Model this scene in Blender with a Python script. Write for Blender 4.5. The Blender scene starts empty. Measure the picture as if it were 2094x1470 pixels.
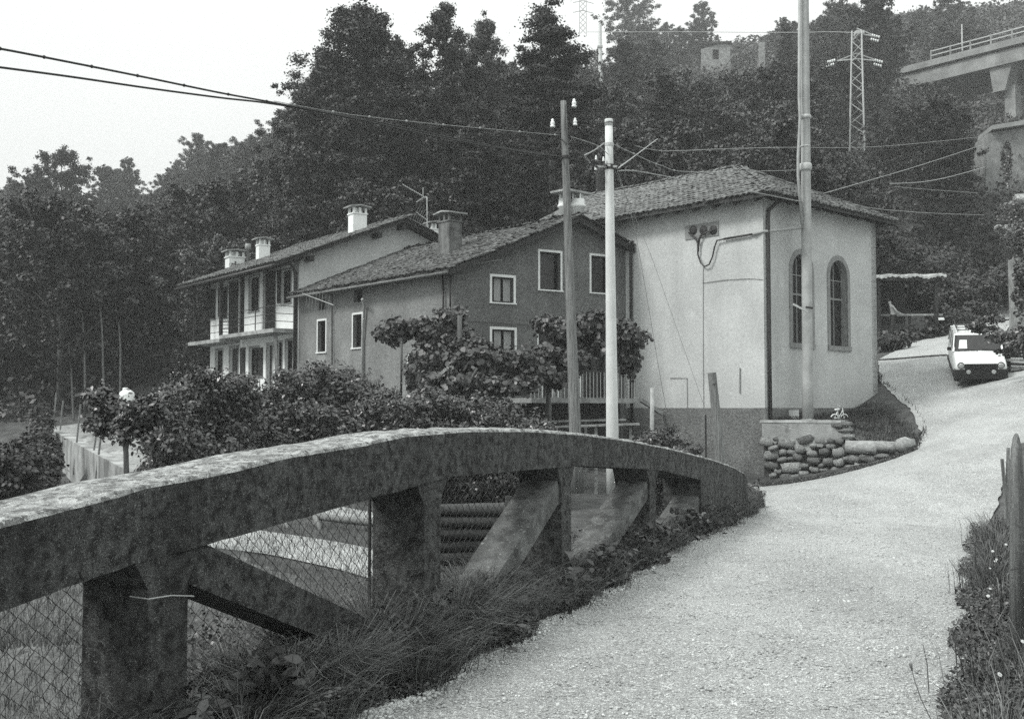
import bpy, math, random
import numpy as np
from mathutils import Vector, Matrix, geometry

# ------------------------------------------------------------------ camera, light, exposure
SC = bpy.context.scene
COL = SC.collection
R = math.radians
PW, PH, FPX = 2094.0, 1470.0, 2226.0
EYE, PITCH = 1.6, math.atan(98 / 2226.0)
cam_d = bpy.data.cameras.new("camera"); cam = bpy.data.objects.new("camera", cam_d); COL.objects.link(cam)
cam_d.sensor_width = 36.0; cam_d.lens = 36.0 * FPX / PW; cam_d.clip_start = 0.05; cam_d.clip_end = 2000
cam.location = (0, 0, EYE); cam.rotation_euler = (math.pi / 2 + PITCH, 0, 0)
SC.camera = cam
SUN_EL, SUN_AZ = R(48), R(-112)          # azimuth measured from +Y towards +X
world = bpy.data.worlds.new("World"); SC.world = world; world.use_nodes = True
wn, wl = world.node_tree.nodes, world.node_tree.links
wn.clear()
sky = wn.new("ShaderNodeTexSky"); sky.sky_type = 'NISHITA'; sky.sun_disc = False
sky.sun_elevation = SUN_EL; sky.sun_rotation = SUN_AZ
bw = wn.new("ShaderNodeRGBToBW"); wl.new(sky.outputs[0], bw.inputs[0])
tc = wn.new("ShaderNodeTexCoord"); sx = wn.new("ShaderNodeSeparateXYZ"); wl.new(tc.outputs["Generated"], sx.inputs[0])
mz = wn.new("ShaderNodeMath"); mz.operation = 'MAXIMUM'; mz.inputs[1].default_value = 0.0; wl.new(sx.outputs["Z"], mz.inputs[0])
mp_ = wn.new("ShaderNodeMath"); mp_.operation = 'POWER'; mp_.inputs[1].default_value = 1.35; wl.new(mz.outputs[0], mp_.inputs[0])
mr = wn.new("ShaderNodeMapRange"); mr.inputs["To Min"].default_value = 4.0; mr.inputs["To Max"].default_value = 12.5   # overcast: zenith three times the horizon
wl.new(mp_.outputs[0], mr.inputs["Value"])
cn = wn.new("ShaderNodeTexNoise"); cn.inputs["Scale"].default_value = 1.4; cn.inputs["Detail"].default_value = 3
wl.new(tc.outputs["Generated"], cn.inputs["Vector"])
cm = wn.new("ShaderNodeMapRange"); cm.inputs["To Min"].default_value = 0.93; cm.inputs["To Max"].default_value = 1.07
wl.new(cn.outputs["Fac"], cm.inputs["Value"])
m1 = wn.new("ShaderNodeMath"); m1.operation = 'MULTIPLY'; wl.new(mr.outputs[0], m1.inputs[0]); wl.new(cm.outputs[0], m1.inputs[1])
mx = wn.new("ShaderNodeMix"); mx.data_type = 'FLOAT'; mx.inputs[0].default_value = 0.12
wl.new(m1.outputs[0], mx.inputs[2]); wl.new(bw.outputs[0], mx.inputs[3])
cmb = wn.new("ShaderNodeCombineColor")
for i, k in enumerate((0.975, 1.0, 0.985)):
    q = wn.new("ShaderNodeMath"); q.operation = 'MULTIPLY'; q.inputs[1].default_value = k
    wl.new(mx.outputs[0], q.inputs[0]); wl.new(q.outputs[0], cmb.inputs[i])
bg = wn.new("ShaderNodeBackground"); bg.inputs["Strength"].default_value = 0.1
wo = wn.new("ShaderNodeOutputWorld"); wl.new(cmb.outputs[0], bg.inputs["Color"]); wl.new(bg.outputs[0], wo.inputs["Surface"])
sd = bpy.data.lights.new("sun", 'SUN'); sun = bpy.data.objects.new("sun", sd); COL.objects.link(sun)
sd.energy = 1.5; sd.angle = R(14); sd.color = (1.0, 0.99, 0.97)
sv = Vector((math.sin(SUN_AZ) * math.cos(SUN_EL), math.cos(SUN_AZ) * math.cos(SUN_EL), math.sin(SUN_EL)))
sun.rotation_euler = (-sv).to_track_quat('-Z', 'Y').to_euler(); sun.location = (0, 0, 70)
SC.view_settings.view_transform = 'Standard'; SC.view_settings.look = 'None'
SC.view_settings.exposure = 0.95; SC.view_settings.gamma = 1.0; SC.view_settings.use_curve_mapping = False
SC.cycles.use_denoising = False; SC.cycles.max_bounces = 6; SC.cycles.diffuse_bounces = 3; SC.cycles.volume_bounces = 1
SC.cycles.transparent_max_bounces = 8

rng = np.random.default_rng(7)
rnd = random.Random(11)

# ------------------------------------------------------------------ geometry helpers
def ray(u, v):
    cx, cy = (u - PW / 2) / FPX, (PH / 2 - v) / FPX
    return Vector((cx, math.cos(PITCH) - cy * math.sin(PITCH), math.sin(PITCH) + cy * math.cos(PITCH)))
def at(u, v, Y):
    d = ray(u, v); return Vector((0, 0, EYE)) + d * (Y / d.y)
def X(u, Y): return at(u, 833, Y).x

class Pl:                                   # a vertical plane through a ground point, running along d
    def __init__(s, p, d, flip=False):
        s.p = Vector((p[0], p[1], 0)); s.d = Vector((d[0], d[1], 0)).normalized()
        n = Vector((s.d.y, -s.d.x, 0)); s.n = n if n.dot(-s.p) > 0 else -n
        if flip: s.n = -s.n
    def hit(s, u, v, off=0.0):
        r = ray(u, v); o = s.p + s.n * off
        t = o.dot(s.n) / r.dot(s.n); q = Vector((0, 0, EYE)) + r * t
        return ((q - o).dot(s.d), q.z)
    def pt(s, a, z, off=0.0):
        q = s.p + s.d * a + s.n * off; return Vector((q.x, q.y, z))
    def rect(s, u0, v0, u1, v1, off=0.0):   # pixel box -> s0,z0,s1,z1 (z0 low)
        uc, vc = (u0 + u1) / 2, (v0 + v1) / 2
        a0 = s.hit(u0, vc, off)[0]; a1 = s.hit(u1, vc, off)[0]
        zt = s.hit(uc, v0, off)[1]; zb = s.hit(uc, v1, off)[1]
        return min(a0, a1), zb, max(a0, a1), zt

class MB:
    def __init__(s): s.v = []; s.f = []; s.m = []
    def add(s, vs, fs, mi=0):
        b = len(s.v); s.v += [tuple(x) for x in vs]
        for f in fs: s.f.append(tuple(i + b for i in f)); s.m.append(mi)
        return s
    def box8(s, c, mi=0):                   # bottom 4 then top 4
        return s.add(c, [(3, 2, 1, 0), (4, 5, 6, 7), (0, 1, 5, 4), (1, 2, 6, 5), (2, 3, 7, 6), (3, 0, 4, 7)], mi)
    def obox(s, c, ax, ay, az, mi=0):       # half vectors
        c, ax, ay, az = Vector(c), Vector(ax), Vector(ay), Vector(az)
        return s.box8([c - ax - ay - az, c + ax - ay - az, c + ax + ay - az, c - ax + ay - az,
                       c - ax - ay + az, c + ax - ay + az, c + ax + ay + az, c - ax + ay + az], mi)
    def box(s, a, b, mi=0):
        (x0, y0, z0), (x1, y1, z1) = a, b
        return s.box8([(x0, y0, z0), (x1, y0, z0), (x1, y1, z0), (x0, y1, z0), (x0, y0, z1), (x1, y0, z1), (x1, y1, z1), (x0, y1, z1)], mi)
    def pbox(s, pl, a0, z0, a1, z1, o0, o1, mi=0):
        return s.box8([pl.pt(a0, z0, o0), pl.pt(a1, z0, o0), pl.pt(a1, z0, o1), pl.pt(a0, z0, o1),
                       pl.pt(a0, z1, o0), pl.pt(a1, z1, o0), pl.pt(a1, z1, o1), pl.pt(a0, z1, o1)], mi)
    def beam(s, p0, p1, w, h, mi=0, up=(0, 0, 1)):
        p0, p1 = Vector(p0), Vector(p1); d = (p1 - p0); L = d.length; d.normalize()
        sd_ = d.cross(Vector(up))
        if sd_.length < 1e-4: sd_ = Vector((1, 0, 0))
        sd_.normalize(); u = sd_.cross(d).normalized()
        return s.obox((p0 + p1) / 2, sd_ * w / 2, d * L / 2, u * h / 2, mi)
    def tube(s, pts, r, n=6, mi=0, cap=True):
        pts = [Vector(p) for p in pts]; rs = r if isinstance(r, (list, tuple)) else [r] * len(pts)
        b = len(s.v); ref = None
        for i, p in enumerate(pts):
            d = (pts[min(i + 1, len(pts) - 1)] - pts[max(i - 1, 0)])
            d = d.normalized() if d.length > 1e-9 else Vector((0, 0, 1))
            if ref is None: ref = d.orthogonal().normalized()
            a = (ref - d * ref.dot(d)); a = a.normalized() if a.length > 1e-6 else d.orthogonal().normalized()
            ref = a; c = d.cross(a)
            for k in range(n):
                t = 2 * math.pi * k / n
                s.v.append(tuple(p + (a * math.cos(t) + c * math.sin(t)) * rs[i]))
        for i in range(len(pts) - 1):
            for k in range(n):
                k2 = (k + 1) % n
                s.f.append((b + i * n + k, b + i * n + k2, b + (i + 1) * n + k2, b + (i + 1) * n + k)); s.m.append(mi)
        if cap:
            s.f.append(tuple(b + k for k in reversed(range(n)))); s.m.append(mi)
            s.f.append(tuple(b + (len(pts) - 1) * n + k for k in range(n))); s.m.append(mi)
        return s
    def lathe(s, c, prof, n=14, mi=0, axis=(0, 0, 1)):
        az = Vector(axis).normalized(); ax = az.orthogonal().normalized(); ay = az.cross(ax); c = Vector(c); b = len(s.v)
        for (r, h) in prof:
            for k in range(n):
                t = 2 * math.pi * k / n
                s.v.append(tuple(c + az * h + (ax * math.cos(t) + ay * math.sin(t)) * r))
        for i in range(len(prof) - 1):
            for k in range(n):
                k2 = (k + 1) % n
                s.f.append((b + i * n + k, b + i * n + k2, b + (i + 1) * n + k2, b + (i + 1) * n + k)); s.m.append(mi)
        s.f.append(tuple(b + k for k in reversed(range(n)))); s.m.append(mi)
        s.f.append(tuple(b + (len(prof) - 1) * n + k for k in range(n))); s.m.append(mi)
        return s
    def extrude(s, poly, off, mi=0):        # poly: list of 3D points, off: vector
        off = Vector(off); n = len(poly); b = len(s.v)
        s.v += [tuple(p) for p in poly] + [tuple(Vector(p) + off) for p in poly]
        tri = geometry.tessellate_polygon([[Vector(p) for p in poly]])
        for t in tri:
            s.f.append(tuple(b + i for i in t)); s.m.append(mi)
            s.f.append(tuple(b + n + i for i in reversed(t))); s.m.append(mi)
        for i in range(n):
            j = (i + 1) % n; s.f.append((b + i, b + j, b + n + j, b + n + i)); s.m.append(mi)
        return s
    def mesh(s, name, mats, smooth=False):
        me = bpy.data.meshes.new(name); me.from_pydata(s.v, [], s.f)
        mats = mats if isinstance(mats, (list, tuple)) else [mats]
        for m in mats: me.materials.append(m)
        if len(mats) > 1: me.polygons.foreach_set("material_index", s.m)
        if smooth: me.polygons.foreach_set("use_smooth", [True] * len(me.polygons))
        me.update(); return me
    def build(s, name, mats, parent=None, smooth=False, recalc=False):
        me = s.mesh(name, mats, smooth)
        if recalc:
            import bmesh
            bm = bmesh.new(); bm.from_mesh(me); bmesh.ops.recalc_face_normals(bm, faces=bm.faces); bm.to_mesh(me); bm.free()
        return link(name, me, parent)

def base_of(parent):
    b = parent.get("_wl"); return Vector(b) if b is not None else Vector((0, 0, 0))
def link(name, me, parent=None):
    o = bpy.data.objects.new(name, me); COL.objects.link(o)
    if parent is not None:
        o.parent = parent; o.matrix_parent_inverse = Matrix.Translation(-WL.get(parent.name, Vector((0, 0, 0))))
    return o
WL = {}
def tag(o, label=None, cat=None, group=None, kind=None):
    if label: o["label"] = label
    if cat: o["category"] = cat
    if group: o["group"] = group
    if kind: o["kind"] = kind
    return o
def thing(name, loc, label, cat, group=None):
    o = bpy.data.objects.new(name, None); COL.objects.link(o); o.location = loc; o.empty_display_size = 0.2
    WL[o.name] = Vector(loc); return tag(o, label, cat, group)
def stuff(o): o["kind"] = "stuff"; return o

def np_mesh(name, V, F, mats, smooth=False, midx=None):
    """V (n,3), F (m,k) all polygons of k corners"""
    me = bpy.data.meshes.new(name); n, (m, k) = len(V), F.shape
    me.vertices.add(n); me.vertices.foreach_set("co", np.asarray(V, np.float32).ravel())
    me.loops.add(m * k); me.loops.foreach_set("vertex_index", F.astype(np.int32).ravel())
    me.polygons.add(m); me.polygons.foreach_set("loop_start", np.arange(m, dtype=np.int32) * k)
    me.polygons.foreach_set("loop_total", np.full(m, k, np.int32))
    for q in (mats if isinstance(mats, (list, tuple)) else [mats]): me.materials.append(q)
    if midx is not None: me.polygons.foreach_set("material_index", np.asarray(midx, np.int32))
    if smooth: me.polygons.foreach_set("use_smooth", np.ones(m, bool))
    me.update(calc_edges=True); return me

def unit(a): return a / (np.linalg.norm(a, axis=1, keepdims=True) + 1e-9)
LEAF4 = np.array([(-.5, 0, 0), (0, -.33, .0), (.55, 0, 0), (0, .33, .0)])
LEAF6N = np.array([(-.55, 0, 0), (-.2, -.27, .06), (.2, -.24, .05), (.6, 0, -.1), (.2, .24, .05), (-.2, .27, .06)])
LEAF6 = np.array([(-.5, 0, 0), (-.22, -.42, .07), (.2, -.4, .07), (.55, 0, -.08), (.2, .4, .07), (-.22, .42, .07)])
def leaf_geo(P, N, size, shape=LEAF4, r=rng):
    """one polygon per leaf; P positions, N normals, size scalar/array"""
    n = len(P); N = unit(N); A = unit(np.cross(N, r.normal(size=(n, 3)))); B = np.cross(N, A)
    S = np.broadcast_to(np.asarray(size, float).reshape(-1, 1) if np.ndim(size) else np.full((n, 1), size), (n, 1))
    V = (P[:, None, :] + S[:, None, :] * (shape[None, :, 0:1] * A[:, None, :] + shape[None, :, 1:2] * B[:, None, :] + shape[None, :, 2:3] * N[:, None, :]))
    k = len(shape); F = np.arange(n * k).reshape(n, k)
    return V.reshape(-1, 3), F
def cat_geo(parts):
    V, F, b = [], [], 0
    for v, f in parts: V.append(v); F.append(f + b); b += len(v)
    return np.concatenate(V), np.concatenate(F)
def blades(P, H, W, lean, r=rng, curl=1.0):
    """grass blades as 3-face strips of quads (tip nearly closed). P (n,3), H,W arrays, lean (n,2) horizontal reach"""
    n = len(P); ang = r.uniform(0, 2 * np.pi, n); side = np.stack([np.cos(ang), np.sin(ang), np.zeros(n)], 1)
    L3 = np.concatenate([lean, np.zeros((n, 1))], 1); lev = []
    for t, w in ((0, 1), (.4, .85), (.75, .55), (1, .06)):
        c = P + L3 * (t ** 2)[..., None] if False else P + L3 * (t ** 1.8)
        c = c + np.stack([np.zeros(n), np.zeros(n), H * (t - curl * .38 * t ** 3)], 1)
        lev += [c - side * (W * w / 2)[:, None], c + side * (W * w / 2)[:, None]]
    V = np.stack(lev, 1)                     # n,8,3
    base = np.array([(0, 1, 3, 2), (2, 3, 5, 4), (4, 5, 7, 6)])
    F = (np.arange(n)[:, None, None] * 8 + base[None]).reshape(-1, 4)
    return V.reshape(-1, 3), F

def rbf(points):
    P = np.array([(p[0], p[1]) for p in points], float); z = np.array([p[2] for p in points], float); n = len(P)
    def phi(d): return d
    A = np.zeros((n + 3, n + 3)); A[:n, :n] = phi(np.linalg.norm(P[:, None] - P[None], axis=2)); A[:n, n] = 1; A[:n, n + 1:] = P; A[n:, :n] = A[:n, n:].T
    w = np.linalg.solve(A + 0, np.concatenate([z, np.zeros(3)]))
    def f(x, y):
        x = np.asarray(x, float); y = np.asarray(y, float); Q = np.stack([x.ravel(), y.ravel()], 1); out = np.empty(len(Q))
        for i in range(0, len(Q), 20000):
            q = Q[i:i + 20000]; out[i:i + 20000] = phi(np.linalg.norm(q[:, None] - P[None], axis=2)) @ w[:n] + w[n] + q @ w[n + 1:]
        return out.reshape(x.shape)
    return f
def smooth01(t): t = np.clip(t, 0, 1); return t * t * (3 - 2 * t)
def in_poly(x, y, poly):
    x = np.asarray(x); y = np.asarray(y); r = np.zeros(x.shape, bool); n = len(poly)
    for i in range(n):
        x0, y0 = poly[i]; x1, y1 = poly[(i + 1) % n]
        if y0 == y1: continue
        c = ((y0 > y) != (y1 > y)) & (x < (x1 - x0) * (y - y0) / (y1 - y0) + x0); r ^= c
    return r

# ------------------------------------------------------------------ materials (a black-and-white place: neutral greys, faintly cool)
def gcol(g): return (g * 0.965, g, g * 0.985, 1)
def mat(name, lo, hi=None, scale=4.0, detail=8, rough=0.9, bump=0.0, bscale=40.0, stretch=(1, 1, 1), c0=0.35, c1=0.65,
        spot=None, spec=0.3, streak=None, obj_random=0.0, metal=0.0, fine=None, bdist=0.02, island=0.0):
    m = bpy.data.materials.new(name); m.use_nodes = True; nt = m.node_tree; N, L = nt.nodes, nt.links
    b = N["Principled BSDF"]; b.inputs["Roughness"].default_value = rough; b.inputs["Metallic"].default_value = metal
    b.inputs["Specular IOR Level"].default_value = spec
    t = N.new("ShaderNodeTexCoord"); mp = N.new("ShaderNodeMapping"); mp.inputs["Scale"].default_value = stretch
    L.new(t.outputs["Object"], mp.inputs["Vector"])
    hi = lo if hi is None else hi
    nz = N.new("ShaderNodeTexNoise"); nz.inputs["Scale"].default_value = scale; nz.inputs["Detail"].default_value = detail; nz.inputs["Roughness"].default_value = 0.65
    L.new(mp.outputs[0], nz.inputs["Vector"])
    cr = N.new("ShaderNodeValToRGB"); cr.color_ramp.elements[0].position = c0; cr.color_ramp.elements[1].position = c1
    cr.color_ramp.elements[0].color = gcol(lo); cr.color_ramp.elements[1].color = gcol(hi)
    L.new(nz.outputs["Fac"], cr.inputs[0]); out = cr.outputs[0]
    def blend(fac, g, how='MIX', k=1.0):
        nonlocal out
        x = N.new("ShaderNodeMix"); x.data_type = 'RGBA'; x.blend_type = how
        x.inputs[7].default_value = gcol(g); L.new(out, x.inputs[6])
        if fac is not None:
            if k != 1.0:
                q = N.new("ShaderNodeMath"); q.operation = 'MULTIPLY'; q.inputs[1].default_value = k; L.new(fac, q.inputs[0]); fac = q.outputs[0]
            L.new(fac, x.inputs[0])
        out = x.outputs[2]
    for sp in (spot or []):                  # (scale, threshold, softness, grey, strength)
        n2 = N.new("ShaderNodeTexNoise"); n2.inputs["Scale"].default_value = sp[0]; n2.inputs["Detail"].default_value = 5
        L.new(t.outputs["Object"], n2.inputs["Vector"])
        r2 = N.new("ShaderNodeMapRange"); r2.inputs["From Min"].default_value = sp[1]; r2.inputs["From Max"].default_value = sp[1] + sp[2]
        L.new(n2.outputs["Fac"], r2.inputs["Value"]); blend(r2.outputs[0], sp[3], 'MIX', sp[4])
    if streak:                               # (grey, strength, scale) vertical runs of dirt
        mp2 = N.new("ShaderNodeMapping"); mp2.inputs["Scale"].default_value = (streak[2], streak[2], streak[2] * 0.12)
        L.new(t.outputs["Object"], mp2.inputs["Vector"])
        n3 = N.new("ShaderNodeTexNoise"); n3.inputs["Scale"].default_value = 1.0; n3.inputs["Detail"].default_value = 6; L.new(mp2.outputs[0], n3.inputs["Vector"])
        r3 = N.new("ShaderNodeMapRange"); r3.inputs["From Min"].default_value = 0.5; r3.inputs["From Max"].default_value = 0.72
        L.new(n3.outputs["Fac"], r3.inputs["Value"]); blend(r3.outputs[0], streak[0], 'MIX', streak[1])
    if fine:                                 # (scale, amount) fine grain multiplies
        n4 = N.new("ShaderNodeTexNoise"); n4.inputs["Scale"].default_value = fine[0]; n4.inputs["Detail"].default_value = 3; n4.inputs["Roughness"].default_value = 0.8
        L.new(t.outputs["Object"], n4.inputs["Vector"])
        r4 = N.new("ShaderNodeMapRange"); r4.inputs["From Min"].default_value = 0.3; r4.inputs["From Max"].default_value = 0.7
        r4.inputs["To Min"].default_value = 1 - fine[1]; r4.inputs["To Max"].default_value = 1 + fine[1]; L.new(n4.outputs["Fac"], r4.inputs["Value"])
        x = N.new("ShaderNodeVectorMath"); x.operation = 'SCALE'; L.new(out, x.inputs[0]); L.new(r4.outputs[0], x.inputs["Scale"]); out = x.outputs[0]
    if island:
        gi = N.new("ShaderNodeNewGeometry"); r6 = N.new("ShaderNodeMapRange"); r6.inputs["To Min"].default_value = 1 - island; r6.inputs["To Max"].default_value = 1 + island
        L.new(gi.outputs["Random Per Island"], r6.inputs["Value"]); x = N.new("ShaderNodeVectorMath"); x.operation = 'SCALE'
        L.new(out, x.inputs[0]); L.new(r6.outputs[0], x.inputs["Scale"]); out = x.outputs[0]
    if obj_random:
        oi = N.new("ShaderNodeObjectInfo"); r5 = N.new("ShaderNodeMapRange"); r5.inputs["To Min"].default_value = 1 - obj_random; r5.inputs["To Max"].default_value = 1 + obj_random
        L.new(oi.outputs["Random"], r5.inputs["Value"]); x = N.new("ShaderNodeVectorMath"); x.operation = 'SCALE'
        L.new(out, x.inputs[0]); L.new(r5.outputs[0], x.inputs["Scale"]); out = x.outputs[0]
    L.new(out, b.inputs["Base Color"])
    if bump:
        n5 = N.new("ShaderNodeTexNoise"); n5.inputs["Scale"].default_value = bscale; n5.inputs["Detail"].default_value = 6; n5.inputs["Roughness"].default_value = 0.7
        L.new(mp.outputs[0], n5.inputs["Vector"])
        bp = N.new("ShaderNodeBump"); bp.inputs["Strength"].default_value = bump; bp.inputs["Distance"].default_value = bdist
        L.new(n5.outputs["Fac"], bp.inputs["Height"]); L.new(bp.outputs[0], b.inputs["Normal"])
    return m

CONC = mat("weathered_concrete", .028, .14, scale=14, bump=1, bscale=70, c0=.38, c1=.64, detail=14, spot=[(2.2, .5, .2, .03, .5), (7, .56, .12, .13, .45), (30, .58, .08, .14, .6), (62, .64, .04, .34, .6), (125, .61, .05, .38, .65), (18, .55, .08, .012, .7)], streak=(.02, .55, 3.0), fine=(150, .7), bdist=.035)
CONC_TOP = mat("lichen_skylit_concrete", .17, .52, scale=11, bump=1, bscale=60, c0=.38, c1=.6, detail=12, spot=[(18, .53, .06, .09, .8), (5, .56, .1, .16, .5), (70, .58, .06, .72, .7)], fine=(130, .5), bdist=.03)  # lichen crust; sky light on the top faces is also in this paler tone
CONC_PALE = mat("pale_old_concrete", .20, .42, scale=3, bump=.5, bscale=30, spot=[(12, .6, .08, .12, .6)], fine=(80, .3))
TIEM = mat("mossy_concrete", .05, .20, scale=6, bump=.8, bscale=40, detail=12, spot=[(3, .52, .15, .05, .6), (30, .62, .05, .4, .5)], fine=(90, .4), bdist=.03)
CONC_FAR = mat("viaduct_concrete", .18, .34, scale=.6, streak=(.2, .5, .8))
GRAVEL = mat("pale_limestone_gravel", .30, .43, scale=.6, stretch=(1.4, .6, 1), c0=.36, c1=.60, bump=1.0, bscale=45, detail=12, spot=[(.9, .56, .16, .27, .35), (9, .60, .06, .20, .45), (22, .61, .05, .14, .6), (45, .59, .05, .10, .65), (90, .57, .05, .08, .65), (60, .58, .05, .85, .65), (28, .61, .04, .8, .5)], fine=(110, .6), bdist=.03)
PEBBLE = mat("pebble_limestone", .25, .6, scale=2, obj_random=.1, fine=(20, .5))
SOIL = mat("dark_garden_soil", .035, .09, scale=2, bump=.8, bscale=12, fine=(30, .5))
LAWN = mat("mown_lawn", .07, .15, scale=1.2, bump=.6, bscale=20, fine=(14, .5), spot=[(3, .6, .1, .06, .5)])
PATH = mat("pale_path_gravel", .34, .46, scale=2, bump=.4, bscale=30, fine=(40, .25))
YARDM = mat("worn_yard_earth", .14, .32, scale=.9, detail=10, bump=.5, bscale=10, spot=[(2.5, .55, .1, .08, .6)], fine=(12, .35))
HILLM = mat("woodland_floor", .02, .05, scale=.4, fine=(3, .5))
PLA_W = mat("chapel_render_pale", .44, .54, scale=.5, detail=8, bump=.6, bscale=16, spot=[(1.2, .60, .15, .66, .4), (7, .66, .05, .7, .4), (.45, .56, .14, .36, .35)], streak=(.30, .38, 1.3), fine=(15, .16), bdist=.02)
PLA_P = mat("chapel_plinth_roughcast", .13, .19, scale=1, bump=1.0, bscale=14, fine=(14, .5), bdist=.05)
PLA_G = mat("grey_roughcast_shaded", .12, .17, scale=.8, bump=.9, bscale=14, fine=(13, .4), streak=(.08, .4, .9), spot=[(9, .66, .04, .3, .4)], bdist=.05)  # gable copy of the house render, its shade put into a darker tone
PLA_S = mat("streaked_grey_render_lit", .17, .25, scale=.6, bump=.8, bscale=15, fine=(13, .28), streak=(.09, .65, .8), spot=[(.5, .62, .1, .42, .7)], bdist=.04)  # side wall copy, light from the left put into a paler tone; streaks are dirt
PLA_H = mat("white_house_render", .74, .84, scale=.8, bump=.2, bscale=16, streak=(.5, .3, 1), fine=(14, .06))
PLA_HG = mat("white_house_render_shaded", .44, .54, scale=.8, bump=.4, bscale=14, streak=(.33, .35, 1), fine=(12, .18))  # same white render, shade of the end wall put into a darker tone
TRIM = mat("white_painted_trim", .66, .76, scale=6, fine=(60, .06))
TRIM_G = mat("grey_stone_surround", .20, .27, scale=5, bump=.3, fine=(60, .2))
TILE = mat("clay_roof_tile_weathered", .055, .22, scale=7, bump=.5, bscale=60, spot=[(14, .62, .06, .4, .6), (5, .58, .1, .03, .7)], obj_random=.35, fine=(60, .35))
TILE2 = mat("clay_roof_tile_mossy", .03, .15, scale=4, bump=.6, bscale=60, spot=[(8, .66, .04, .5, .7), (6, .52, .12, .03, .8)], obj_random=.45, fine=(50, .45))
TUNDER = mat("roof_underside", .03, .06, scale=3)
DARK = mat("dark_painted_metal", .012, .02, scale=5, rough=.5, spec=.5)
DWOOD = mat("dark_stained_wood", .015, .035, scale=3, stretch=(8, 8, 1), rough=.7)
SHUT = mat("dark_green_shutter_paint", .02, .035, scale=4, rough=.6)
GLASS = mat("dark_window_glass", .006, .012, scale=2, rough=.12, spec=.5)
GLASSC = mat("chapel_leaded_glass", .008, .03, scale=3, rough=.25, spec=.5)
CURT = mat("net_curtain", .22, .38, scale=14, stretch=(4, 4, .4), rough=1)
WPOLE = mat("concrete_pole_pale", .56, .68, scale=2, bump=.2, fine=(60, .16), streak=(.42, .25, 6))
BPOLE = mat("weathered_wood_pole", .10, .26, scale=4, stretch=(10, 10, .5), bump=.8, bscale=14, fine=(60, .3))
GPOLE = mat("grey_steel_pole", .30, .42, scale=2, bump=.15, fine=(50, .16), streak=(.2, .35, 4))
WIREM = mat("old_cable", .035, .05, scale=5, rough=.6)
WIREL = mat("pale_wire", .3, .4, scale=5, rough=.6)
PORC = mat("white_porcelain", .8, .85, rough=.15, spec=.7)
ROCK = mat("rubble_stone", .10, .40, scale=6, bump=1, bscale=14, obj_random=.5, spot=[(9, .6, .08, .08, .6)], fine=(60, .3), bdist=.04)
MORTAR = mat("mortar_render", .22, .36, scale=2.2, bump=.8, bscale=22, spot=[(4, .58, .1, .1, .5)], fine=(60, .25))
JOINT = mat("dark_earth_joint", .03, .08, scale=6, fine=(30, .4))
LOGM = mat("old_log_bark", .03, .11, scale=4, stretch=(3, 3, 3), bump=.8, bscale=20, obj_random=.3)
BARK = mat("tree_bark", .05, .14, scale=3, stretch=(6, 6, 1), bump=.6, bscale=12)
LEAF_D = mat("dark_broadleaf", .010, .042, scale=.9, rough=.5, spec=.4, obj_random=.35, island=.65)
LEAF_C = mat("dark_conifer_needles", .008, .028, scale=1.1, rough=.6, spec=.3, obj_random=.3, island=.6)
LEAF_M = mat("mid_green_hazed_leaf", .025, .085, scale=.9, rough=.5, spec=.4, obj_random=.3, island=.6)  # paler leaves; distance haze is partly put into this colour
LEAF_S = mat("glossy_shrub_leaf", .012, .06, scale=3, rough=.36, spec=.6, island=.75)
LEAF_V = mat("vine_leaf", .012, .062, scale=2, rough=.45, spec=.5, island=.7)
GRASS = mat("long_verge_grass", .025, .16, scale=3, rough=.5, spec=.4, island=.75)
GRASS_M = mat("meadow_grass_blade", .05, .13, scale=1.5, rough=.6, island=.5)
GRASS_L = mat("straw_grass", .12, .34, scale=11, rough=.7, island=.4)
GRASS_B = mat("short_bank_grass", .012, .05, scale=3, rough=.8, island=.6)
WEED = mat("weed_leaf", .014, .085, scale=3, rough=.42, spec=.5, island=.75)
PETAL = mat("daisy_petal", .8, .85)
CARW = mat("white_car_paint", .74, .76, rough=.3, spec=.5)
CARB = mat("black_car_plastic", .012, .016, rough=.6)
TYRE = mat("tyre_rubber", .012, .02, rough=.9)
CHROME = mat("dull_chrome", .5, .55, rough=.25, metal=.9)
LAMPG = mat("lamp_glass", .3, .4, rough=.1, spec=.8)
SKIN = mat("skin", .28, .32, rough=.6)
SHIRT = mat("pale_shirt", .26, .34)
TROU = mat("dark_trousers", .03, .05)
HAIR = mat("dark_hair", .02, .03)
TIN = mat("corrugated_tin", .3, .6, scale=2, rough=.5, spec=.5)
PLANKM = mat("grey_plank", .1, .3, scale=3, stretch=(4, 4, 4), fine=(30, .3), obj_random=.3)
GALV = mat("galvanised_steel", .42, .5, rough=.5)
STONEM = mat("stacked_masonry", .16, .3, scale=2, fine=(20, .3), bump=.5, bscale=10)

# ------------------------------------------------------------------ key layout
PAR = Pl((-3.916, 0), (0.45, 1)); PAR.n = Vector((0.9119, -0.4104, 0))   # parapet face, towards the road
CH0 = Vector((X(1565, 34), 34, 0)); D1 = Vector((-.926, 1, 0)).normalized(); D2 = Vector((1.0795, 1, 0)).normalized()
CL = Pl(CH0, D1); CR = Pl(CH0, D2)
CW = CR.hit(1793, 640)[0]                # chapel width along D2
s_j = CL.hit(1280, 700)[0]               # where house 2 meets the chapel flank
H2R = CL.pt(s_j, 0)
G2 = Pl(H2R, (-1.596, -1))               # gable face of house 2: s grows to the left
s_g = G2.hit(928, 700)[0]; H2L = G2.pt(s_g, 0)
F2 = Pl(H2L, (-.83, 1)); L2 = F2.hit(612, 700)[0]; H3C = F2.pt(L2, 0)
E3 = Pl(H3C + Vector((-.83, 1, 0)).normalized() * .05, (.8475, .531))     # end wall of house 3
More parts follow.
